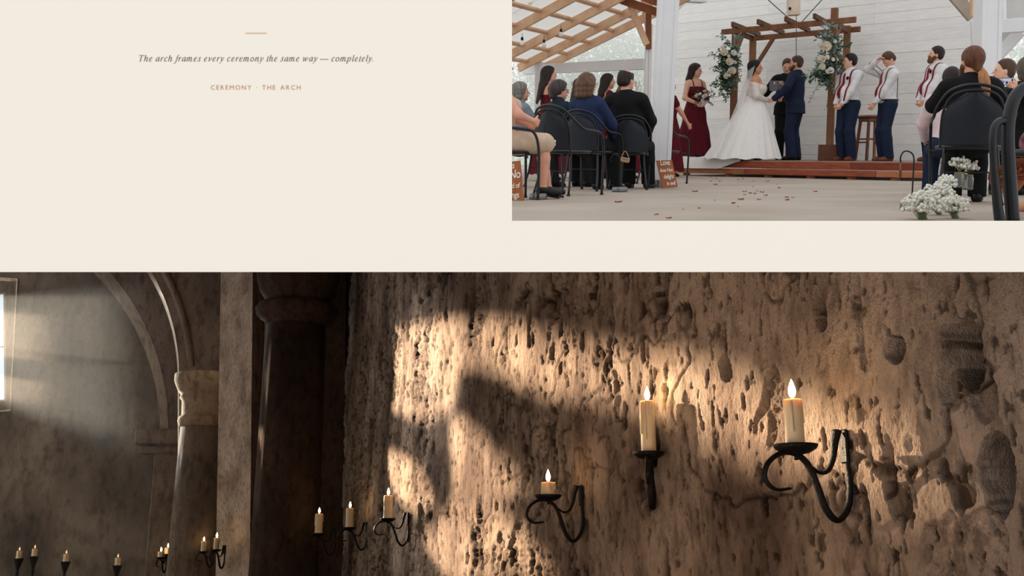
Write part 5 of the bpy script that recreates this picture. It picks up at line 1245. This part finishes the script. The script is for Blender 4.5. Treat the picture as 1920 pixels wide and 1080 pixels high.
b0 = at(1301, 20.6, STZ); kk = loc_of(b0, bfc - az(1301), 1.03, P(1313, 194, 20.35))
o, f = bridesmaid(1301, 20.6, STZ, bfc, 1.03, 'person in floor length burgundy gown holding a bouquet on the stage', 'dark', head=(.85, -.05, 0), hands={'L': kk + Vector((-.05, -.02, 0)), 'R': kk + Vector((.05, -.02, .0))}, vx=.010, hem=.08, wide=1.12, folds=26)
bq = empty('bouquet', P(1320, 184, 20.25)); tag(bq, 'bouquet of white and burgundy roses with greenery', 'bouquet')
rndq = random.Random(9)
for k in range(12):
    a = rndq.random() * 6.28; r = .15 * math.sqrt(rndq.random()); c = Vector((r * math.cos(a), -.06 - .06 * (1 - r / .15), r * math.sin(a) + .05)); rose(bq, c, rndq.uniform(.032, .05), (ROSEW, ROSE, mat('burgundy_rose', (96, 26, 36), .6))[k % 3 if k % 4 else 0], 300 + k, c)
for k in range(12):
    a = rndq.random() * 6.28; d = Vector((math.cos(a), -.2, math.sin(a))); sprig(bq, [d * .05, d * .12, d * .21], 9, .05, GLEAF[k % 3], 400 + k)
MB().tube([(0, 0, .0), (-.03, .02, -.14)], [.03, .02], 8).build('wrapped_stems', WHITEC, bq, True)
bridesmaid(1253, 19.3, 0, -62, .98, 'person in burgundy gown mostly hidden behind the wide white post', 'dark', sleeve=True, strap=False, hands={'R': (.12, .35, .93)}, skin='rosy')
bridesmaid(1028, 16.8, 0, -68, 1.0, 'person in burgundy dress with long dark wavy hair behind grey haired guest', 'dark', head=(-.15, .05, 0), sleeve=True, strap=False, skin='rosy')
bridesmaid(1086, 18.6, 0, -70, .96, 'person in burgundy dress with bare shoulders left of the navy blazer', 'brown', strap=True)
bridesmaid(1138, 18.2, 0, -75, .99, 'person in burgundy dress showing just past the curly brown hair', 'dark', strap=True, sleeve=True)
bridesmaid(1174, 18.0, 0, -60, .95, 'person in burgundy dress half hidden by the balding man', 'auburn', strap=False, sleeve=True, head=(0, -.3, 0))

# --- seated guests on the left
def guest(c, face, f, label, skin='fair', vx=.012, eyes=True): return person(Vector(c), face, f, label, skin, vx, eyes)
f = seated(1.03, girth=1.22, head=(-.45, .0, 0), lean=-.05); g8 = guest(cC, -26, f, 'person with balding crown in black suit seated by the wide post', 'rosy')
shirt(g8, f, WHITEC, infl=.010); jacket(g8, f, BLACKC, hem=-.06); trousers(g8, f, BLACKC); shoes(g8, f, BLACKL)
hair_cap(g8, f, HAIR['dark'], .012, .0, (.03, .0), bald=True)
f = seated(.97, female=True, girth=1.12, head=(-.35, .0, 0), lean=-.04); g6 = guest(cB, -34, f, 'person with curly brown hair in navy blazer seated left of the balding man', 'fair')
jacket(g6, f, NAVYL, hem=-.06, vneck=False); trousers(g6, f, BLACKC); shoes(g6, f, BLACKL)
rr = random.Random(5); ex = [c_(f.H(.07 * math.cos(a) , -.04 + .07 * math.sin(a), z), f.H(.085 * math.cos(a), -.05 + .08 * math.sin(a), z - .05), .042, .045, k=.012) for z in (.05, -.01, -.07) for a in np.linspace(2.6, 6.9, 7)]
hair_cap(g6, f, HAIR['curly'], .022, .02, (.05, .03), ex, low=None)
def specs(o, f):
    for sx in (-1, 1):
        MB().tube(catmull([f.H(sx * .032 + .022 * math.cos(a), .105, .008 + .016 * math.sin(a)) for a in np.linspace(0, 6.28, 9)], 2), .0022, 5).build('lens_rim', BLACKL, o, True)
        MB().tube([f.H(sx * .054, .104, .012), f.H(sx * .078, .03, .012), f.H(sx * .08, -.01, .0)], .0022, 5).build('temple_arm', BLACKL, o, True)
specs(g6, f)
f = seated(.97, girth=1.1, head=(-.30, -.05, 0), lean=.05); g4 = guest(at(1052, 13.7), -55, f, 'person with grey streaked hair and glasses in dark navy top', 'rosy')
shirt(g4, f, DGREEN, infl=.02, hem=-.08); trousers(g4, f, CHAR); shoes(g4, f, BLACKL); specs(g4, f)
hair_cap(g4, f, HAIR['darkgrey'], .02, .03, (.045, .035), [c_(f.H(0, -.08, .02), f.H(0, -.10, -.07), .075, .05)], low=None)
f = seated(.95, female=True, girth=1.05, head=(-.2, .05, 0), lean=.02); g2 = guest(at(982, 13.6), -62, f, 'person with short grey curls in grey top near the left edge', 'rosy')
shirt(g2, f, GREYC, infl=.018, hem=-.08); trousers(g2, f, CHAR); shoes(g2, f, BLACKL)
ex = [c_(f.H(.06 * math.cos(a), -.03 + .07 * math.sin(a), z), f.H(.072 * math.cos(a), -.035 + .08 * math.sin(a), z - .03), .038, .038, k=.012) for z in (.07, .02, -.03) for a in np.linspace(2.6, 6.9, 6)]
hair_cap(g2, f, HAIR['grey'], .016, .02, (.05, .035), ex, low=None)
f = seated(1.0, female=True, girth=1.18, head=(-.1, 0, 0), hands={'L': (-.12, .22, .72), 'R': (.12, .24, .74)}, feet={'L': (-.05, .42, .12), 'R': (.10, .34, .12)}); g1 = guest(cG, -80, f, 'person in beige dress and black heels at the left edge', 'rosy', .011)
wear(g1, 'dress', f, ['torso', 'pelvis'], BEIGE, .014, .011, [(tuple(f.U(0, 0, .44)), (0, .3, 1))], extra=[c_(f.HpL, f.KL, .11, .085), c_(f.HpR, f.KR, .11, .085), c_((f.HpL + f.HpR) / 2, (f.KL + f.KR) / 2, .12, .08)])
hair_cap(g1, f, HAIR['brown'], .016, .02, (.05, .035), [c_(f.H(0, -.08, .0), f.H(0, -.11, -.12), .07, .05)], low=None)
shoes(g1, f, BLACKL, .006)
for k in 'LR':
    A = getattr(f, 'A' + k); fd = getattr(f, 'fd' + k)
    h = MB(); h.beam(A - fd * .04 + Vector((0, 0, -.04)), A - fd * .045 + Vector((0, 0, -A.z + .0)), .03, .035, up=(0, 1, 0)).build('heel', BLACKL, g1)
    MB().tube(catmull([A - fd * .05 + Vector((0, 0, -.05)), A + fd * .05 + Vector((0, 0, -.085)), A + fd * .16 + Vector((0, 0, -.105))], 4), [.03, .03, .026], 8, flat=((0, 0, 1), .4)).build('sole', BLACKL, g1, True)
    for t in (.02, .09): MB().tube(catmull([A + fd * t + Vector((-.04, 0, -.08)), A + fd * t + Vector((0, 0, -.015 - t * .3)), A + fd * t + Vector((.04, 0, -.08))], 4), .009, 6).build('strap', BLACKL, g1, True)

# --- seated guests on the right
f = seated(.985, girth=1.10, head=(.55, .05, 0), hands={'L': (-.10, .34, .98), 'R': (.20, .26, .68)}, hints={'L': (-1, .2, -.8), 'R': (1, -.3, -.4)}, lean=.06, feet={'L': (-.08, .30, .085), 'R': (.13, .30, .085)})
r1 = guest(at(1812, 9.5), 4 - az(1817), f, 'person with long auburn ponytail in black jacket seated at the right', 'rosy', .011)
jacket(r1, f, BLACKC, hem=-.06, vneck=False); trousers(r1, f, BLACKC); shoes(r1, f, BLACKL, .016)
hair_cap(r1, f, hairmat('chestnut', (104, 66, 46)), .014, .02, (.045, .03), [c_(f.H(0, -.09, -.02), f.H(0, -.12, -.07), .045, .03)], low=None)
pt = catmull([f.H(.01, -.125, -.06), f.H(.02, -.165, -.14), f.H(.035, -.17, -.25), f.H(.04, -.15, -.36), f.H(.05, -.14, -.43)], 5)
MB().tube(pt, [.024, .045, .055, .05, .03, .008], 10, flat=((0, 1, 0), .6)).build('ponytail', hairmat('auburn_light', (186, 130, 88)), r1, True)
MB().tube(catmull([f.H(.01 + .026 * math.cos(a), -.125 + .01, -.06 + .02 * math.sin(a)) for a in np.linspace(0, 6.28, 9)], 2), .007, 6).build('hair_tie', BLACKL, r1, True)
link('beard', sdf_mesh('beard', [c_(f.H(-.055, .015, -.045), f.H(-.012, .072, -.12), .030, .04), c_(f.H(.055, .015, -.045), f.H(.012, .072, -.12), .030, .04)], .009, .006), HAIR['ginger'], r1)
f = seated(.95, girth=1.05, head=(.2, -.1, 0), lean=.08, hands={'L': (-.20, .32, .62), 'R': (.16, .28, .66)}); r3 = guest(at(1776, 11.2), 8 - az(1775), f, 'person with dark short hair in pale pink shirt behind the ponytail', 'tan')
shirt(r3, f, PINKC, infl=.02, hem=-.06); trousers(r3, f, NAVY); shoes(r3, f, BLACKL); hair_cap(r3, f, HAIR['dark'], .016, .01, (.05, .04))
f = seated(1.12, head=(.15, .05, 0)); r4 = guest(at(1864, 13.0), 92 - az(1888), f, 'person with short brown hair in white shirt seen in profile at the right', 'fair')
shirt(r4, f, WHITEC, infl=.018, hem=-.06); trousers(r4, f, NAVY); shoes(r4, f, BLACKL); hair_cap(r4, f, HAIR['brown'], .009, .0, (.045, .05))
b5 = at(1913, 10.9); ph_w = P(1885, 153, 10.45); f5 = 14 - az(1925); kk = loc_of(b5, f5, 1.0, ph_w)
f = seated(1.0, female=True, girth=1.1, head=(.35, -.05, 0), hands={'L': kk + Vector((-.07, -.05, -.05)), 'R': kk + Vector((.08, -.04, -.04))}, hints={'L': (-1, -.2, -1), 'R': (1, -.2, -1)}, palm={'L': (1, 0, 0), 'R': (-1, 0, 0)}); r5 = guest(b5, f5, f, 'person with grey brown bob raising a phone at the right edge', 'rosy')
jacket(r5, f, BLACKC, hem=-.06, vneck=False); trousers(r5, f, BLACKC); shoes(r5, f, BLACKL); hair_cap(r5, f, HAIR['greybrown'], .02, .02, (.05, .03), [c_(f.H(0, -.07, .0), f.H(0, -.08, -.10), .085, .07), c_(f.H(-.07, -.01, .0), f.H(-.07, -.02, -.07), .035, .03), c_(f.H(.07, -.01, .0), f.H(.07, -.02, -.07), .035, .03)], low=None)
ph = empty('phone', ph_w, math.radians(-16)); tag(ph, 'black phone with a bright screen filming the ceremony', 'phone')
MB().bbox((0, 0, 0), (.135, .010, .072), .004).build('case', BLACKL, ph)
MB().bbox((.004, -.006, 0), (.098, .004, .060), .001).build('screen', emit('phone_screen', (.55, .68, .9), .75), ph)
MB().bbox((.012, -.009, -.012), (.018, .002, .03), .0005).build('screen_figure', emit('phone_dark', (.03, .05, .12), .5), ph); MB().bbox((-.02, -.009, -.004), (.03, .002, .012), .0005).build('screen_figure', emit('phone_mid', (.12, .2, .42), .6), ph)
f = seated(1.05, female=True, girth=1.15); r6 = guest(at(2020, 7.7), 0, f, 'person in floral dress cut off by the right edge', 'tan', .013, False)
FLOR = mat('floral_fabric', (150, 92, 100), .8, .4, 18, .1, 60, col2=(60, 40, 52))
wear(r6, 'dress', f, ['torso', 'pelvis', 'armL', 'armR'], FLOR, .02, .013, [(tuple(f.U(0, 0, .46)), (0, .3, 1))], extra=[c_(f.HpL, f.KL, .11, .09), c_(f.HpR, f.KR, .11, .09)])
hair_cap(r6, f, HAIR['brown'], .016, .02, (.05, .035))

# ------------------------------------------------------------------ aisle props
SGN = mat('sign_plank', (176, 110, 68), .65, .2, 3, .15, 24, stretch=(3, 3, 1), col2=(150, 88, 52)); WPAINT = mat('white_lettering', (240, 236, 228), .7, .03)
def sign(corners, lines, label, Yn, tilt=.06, size=.06):
    """leaning plank sign; corners in pixels: top-left, top-right, bottom-right, bottom-left"""
    tl, tr_, br, bl = corners; Yb = Yn; q = [P(*tl, Yb + tilt), P(*tr_, Yb + tilt), P(*br, Yb), P(*bl, Yb)]
    base = (q[2] + q[3]) / 2; base.z = 0; o = empty('wooden_sign', base); tag(o, label, 'sign', 'painted aisle signs')
    n = (q[1] - q[0]).cross(q[3] - q[0]).normalized(); n = n if n.y < 0 else -n
    back = -n * .025; vs = [p - base for p in q] + [p - base + back for p in q]
    MB().add(vs, [(0, 1, 2, 3), (7, 6, 5, 4)] + [(i, (i + 1) % 4, (i + 1) % 4 + 4, i + 4) for i in range(4)]).build('plank', SGN, o)
    N = len(lines)
    for i, (t, xo, k) in enumerate(lines):
        vv, ff = bfont_mesh(t, 1.0, .92, .18, .012)
        xs_ = [p.x for p in vv]; wd = max(xs_) - min(xs_); ys = [p.y for p in vv]
        u0 = xo; out = []
        for p in vv:
            u = u0 + (p.x - (max(xs_) + min(xs_)) / 2) * k; w_ = (i + .72) / N - p.y * k * .85
            a = q[0].lerp(q[1], u); b = q[3].lerp(q[2], u); out.append(a.lerp(b, w_) - base + n * .004)
        MB().add(out, ff).build('lettering', WPAINT, o, recalc=False)
    return o
sign(((1230.5, 301), (1260, 300), (1271, 350), (1242, 352)), (('Love', .52, .34), ('does Not', .50, .23), ('delight', .56, .27), ('in evil', .62, .27)), 'leaning wooden sign lettered love does not delight in evil at the post foot', 13.1)
sign(((930, 306), (976, 301), (983, 375), (936, 378)), (('keeps', .44, .28), ('No', .72, .36), ('record of', .50, .22), ('wrongs', .46, .26)), 'leaning wooden sign with white script cut off at the left edge', 10.0)

TIN = mat('tin', (128, 128, 130), .35, .25, 30, metal=.8); GLASSJ = bpy.data.materials.new('jar_glass'); GLASSJ.use_nodes = True; _b = GLASSJ.node_tree.nodes['Principled BSDF']; _b.inputs['Transmission Weight'].default_value = .85; _b.inputs['Roughness'].default_value = .08; _b.inputs['Base Color'].default_value = (.86, .9, .9, 1); _b.inputs['IOR'].default_value = 1.2
BREATH = mat('babys_breath', (232, 232, 222), .8, .08, 20); STEMG = mat('thin_green_stem', (130, 146, 110), .8)
def breath(parent, c, r, n, seed, size=.011):
    rnd = random.Random(seed); mb = MB(); sm = MB()
    for k in range(n):
        d = Vector((rnd.gauss(0, 1), rnd.gauss(0, 1), abs(rnd.gauss(0, 1)) * .9)).normalized(); p = Vector(c) + d * r * (rnd.random() ** .5); mb.ball(p, size * rnd.uniform(.6, 1.4), 5, 4)
        if k % 3 == 0: sm.tube([Vector(c) - Vector((0, 0, r * .6)), (Vector(c) + p) / 2, p], .0016, 3, False)
    a = mb.build('blossoms', BREATH, parent, True); a['kind'] = 'stuff'; b = sm.build('stems', STEMG, parent); b['kind'] = 'stuff'
def hook_stand(px, py, h, label, jar=None, tagm=None, side=-1, s=1.0):
    b = G(px, py); o = empty('aisle_hook', b); tag(o, label, 'hook', 'iron aisle hooks')
    MB().lathe([(.085, 0), (.088, .01), (.088, .05), (.08, .058), (.01, .06)], 20).build('base_tin', TIN, o, True)
    MB().tube(catmull([(0, 0, .05), (0, 0, h * .6), (0, 0, h), (side * .03, 0, h + .05), (side * .08, 0, h + .055), (side * .105, 0, h + .01), (side * .10, 0, h - .03)], 5), .006, 6).build('rod', BLACKL, o, True)
    return o, b
o, b = hook_stand(1009, 374, .42, 'iron hook with tin base at the left edge beside the black heels')
o, b = hook_stand(1162, 360, .36, 'iron hook with tin base beneath the balding man\'s chair')
o, hb = hook_stand(1709, 394, .40, 'iron hook with tin base beside the ponytailed guest')
# hanging jars of baby's breath
def jar(p, s, label, seed, cord=.0):
    o = empty('flower_jar', p); o.scale = (s,) * 3; tag(o, label, 'jar', 'hanging jars of small white flowers')
    MB().lathe([(.035, 0), (.042, .008), (.043, .09), (.034, .11), (.034, .125), (.031, .125), (.031, .11), (.039, .088), (.038, .012), (.01, .008)], 20).build('glass_jar', GLASSJ, o, True)
    breath(o, (0, 0, .165), .085, 90, seed)
    MB().tube(catmull([(-.034, 0, .115), (-.03, 0, .2), (0, 0, .27), (.03, 0, .2), (.034, 0, .115)], 4), .003, 5).build('wire_handle', BLACKL, o, True)
    if cord: MB().tube([(0, 0, .265), (0, 0, .265 + cord)], .003, 5).build('cord', BLACKL, o)
    MB().tube(catmull([(.035 * math.cos(a), .035 * math.sin(a), .115) for a in np.linspace(0, 6.28, 11)], 2), .005, 5).build('twine', mat('jute', (170, 140, 100), .9), o, True)
jar(P(1021, 318, 10.3), 1.3, 'hanging glass jar of white blossoms beside the beige dress', 1, .05)
jar(P(1797, 352, 9.35), 1.1, 'glass jar of white blossoms left of the pair under the black jacket', 2, .15)
jar(P(1814, 356, 9.4), 1.1, 'glass jar of white blossoms right of the pair under the black jacket', 3, .15)
# small wooden tag hanging by the chair
tp = P(1172, 300, 12.2); o = empty('hanging_basket', tp); tag(o, 'little tan hanging basket beside the chair leg', 'basket')
MB().bbox((0, 0, 0), (.10, .05, .055), .012, Matrix.Rotation(.2, 3, 'Y')).build('body', mat('tan_wicker', (190, 148, 112), .8, .2, 40, .3, 60), o)
MB().tube(catmull([(-.045, 0, .03), (0, 0, .10), (.05, 0, .015)], 4), .006, 6).build('strap', mat('tan_strap', (168, 122, 90), .7), o, True)
MB().bbox((.0, -.027, .012), (.07, .004, .018), .001, Matrix.Rotation(.2, 3, 'Y')).build('clasp', TIN, o)
tp = hb + Vector((-.10, 0, .30)); o = empty('hanging_tag', tp); tag(o, 'small brown tag dangling from the aisle hook in front of the stage', 'tag')
MB().bbox((0, 0, -.02), (.02, .006, .06), .002).build('tag_board', mat('dark_tag', (96, 70, 50), .7), o); MB().tube([(0, 0, .01), (-.005, 0, .035), (0, 0, .07)], .003, 5).build('twine', mat('jute', (170, 140, 100), .9), o)
# bunches of baby's breath lying at the aisle edge, close by
for i, (px, py, r, n, lab) in enumerate(((1728, 408, .14, 300, 'lowest leftmost bunch of white blossoms on the floor at the aisle edge'), (1757, 380, .14, 300, 'fluffy bunch of white blossoms in front of the black trousers'), (1774, 348, .08, 160, 'small upper bunch of white blossoms beside the jars'), (1788, 404, .11, 220, 'bunch of white blossoms at the bottom edge beneath the ponytailed guest'))):
    yb_ = (7.2, 7.7, 8.0, 7.3)[i]; q = P(px, py, yb_); o = empty('blossom_bunch', (q.x, yb_, max(q.z - .03, .03))); tag(o, lab, 'flowers', 'bunches of white blossoms at the aisle')
    breath(o, (0, 0, .03), r, n, 30 + i, .0115)
    MB().tube([(0, 0, .0), (.04, .05, -max(q.z - .03, .03) + .005)], [.012, .02], 6).build('stem_bundle', STEMG, o)
# terracotta fabric roses tied to the nearest chair
TERR = mat('terracotta_fabric', (158, 92, 64), .8, .25, 10, .1, 60)
for i, (px, py, lab) in enumerate(((1876, 332, 'terracotta fabric rose tied to the nearest chair, left one'), (1913, 318, 'terracotta fabric rose tied to the nearest chair, right one'))):
    q = P(px, py, 6.95); o = empty('fabric_rose', q); tag(o, lab, 'fabric rose', 'terracotta fabric roses'); rose(o, Vector((0, 0, 0)), .075, TERR, 700 + i, (-.4, -1, .1))
    MB().tube(catmull([(0, .02, -.02), (.01, .02, -.08), (.0, .03, -.14)], 3), [.03, .035, .012], 7, flat=((0, 1, 0), .4)).build('ribbon_tail', TERR, o, True)

# --- red petals scattered down the aisle
PET = [mat('red_petal', (176, 58, 50), .6, .2, 30), mat('dark_red_petal', (142, 44, 42), .6, .2, 30)]
pm = []
for s_ in range(4):
    rr = random.Random(s_); mb = MB(); vs = []
    for i in range(5):
        for j in range(5):
            a, b = i / 4 - .5, j / 4 - .5; w_ = math.sqrt(max(0, 1 - (a * 1.7) ** 2)) if abs(a) < .5 else .3
            vs.append((a, b * w_ * .8, .16 + .45 * (a * a + b * b) * rr.uniform(.5, 1.2) + .22 * a * rr.uniform(-1, 1) - .14))
    lo = min(v[2] for v in vs); vs = [(x, y, z - lo + .02) for x, y, z in vs]
    pm.append(mb.add(vs, [(i * 5 + j, i * 5 + j + 1, (i + 1) * 5 + j + 1, (i + 1) * 5 + j) for i in range(4) for j in range(4)]))
PX = [(1332, 333, 4), (1337, 336, 3), (1343, 336, 6), (1333, 340, 6), (1350, 340, 6), (1341, 347, 8), (1384, 337, 6), (1393, 336, 6), (1413, 340, 4), (1439, 340, 6), (1457, 346, 4), (1412, 350, 5), (1461, 353, 8), (1303, 360, 11), (1340, 376, 5), (1311, 391, 8), (1281, 393, 5), (1396, 360, 8), (1396, 366, 7), (1407, 363, 9), (1415, 364, 9), (1419, 359, 5), (1429, 361, 9), (1436, 367, 10), (1389, 375, 13), (1423, 375, 8), (1375, 382, 12), (1384, 388, 5), (1475, 371, 10), (1476, 376, 11), (1487, 371, 7), (1529, 360, 9), (1523, 357, 3), (1158, 380, 12), (1163, 379, 10), (1231, 403, 11), (1254, 410, 12)]
for i, (px, py, wpx) in enumerate(PX):
    g_ = G(px, py); s_ = wpx * g_.y / F; k = i % 4
    if i < 4: o = pm[k].build('rose_petal', PET[i % 2], None, True)
    else: o = bpy.data.objects.new('rose_petal', PMESH[k]); COL.objects.link(o)
    if i == 0: PMESH = {}
    if i < 4: PMESH[k] = o.data
    o.location = (g_.x, g_.y, .001); o.scale = (s_, s_ * 1.0, s_ * .9); o.rotation_euler = (0, 0, (i * 2.4) % 6.28 if wpx < 10 else .3 * (i % 3))
    rows_ = ((0, 344, 'in the row nearest the stage'), (344, 356, 'in the second row from the stage'), (356, 369, 'in the middle of the aisle'), (369, 385, 'in the nearer half of the aisle'), (385, 420, 'closest to the viewer'))
    lo_, hi_, wd_ = next(r for r in rows_ if r[0] <= py < r[1]); mates = sorted(p_[0] for p_ in PX if lo_ <= p_[1] < hi_)
    od = ('first', 'second', 'third', 'fourth', 'fifth', 'sixth', 'seventh', 'eighth', 'ninth', 'tenth', 'eleventh', 'twelfth')[min(11, sorted((p_ for p_ in PX if lo_ <= p_[1] < hi_)).index((px, py, wpx)))]
    tag(o, 'red petal, %s from the left %s' % (od, wd_), 'petal', 'scattered red rose petals')
# ------------------------------------------------------------------ small pieces belong to the part they sit on
SUB = {'wax_drip': 'wax_body', 'flame': 'wick', 'screen_figure': 'screen', 'screen': 'case', 'slot': 'post_shoe', 'lettering': 'plank', 'tie': 'shirt', 'suspender': 'shirt', 'twine': 'glass_jar', 'foot_cap': 'arm_frame', 'clasp': 'body', 'pane': 'window_frame', 'lens_rim': None, 'ribbon_tail': 'rose', 'hair_tie': 'ponytail'}
def kind_of(o): return o.name.split('.')[0]
for r in [o for o in COL.objects if o.parent is None]:
    kids = list(r.children)
    for c in kids:
        t = SUB.get(kind_of(c))
        if not t or (kind_of(c) == 'screen_figure'): continue
        if kind_of(c) == 'screen' : continue
        p = next((k for k in kids if kind_of(k) == t), None)
        if p is not None: c.parent = p
    for c in kids:
        if kind_of(c) == 'screen_figure':
            c.parent = next(k for k in kids if kind_of(k) == 'screen')
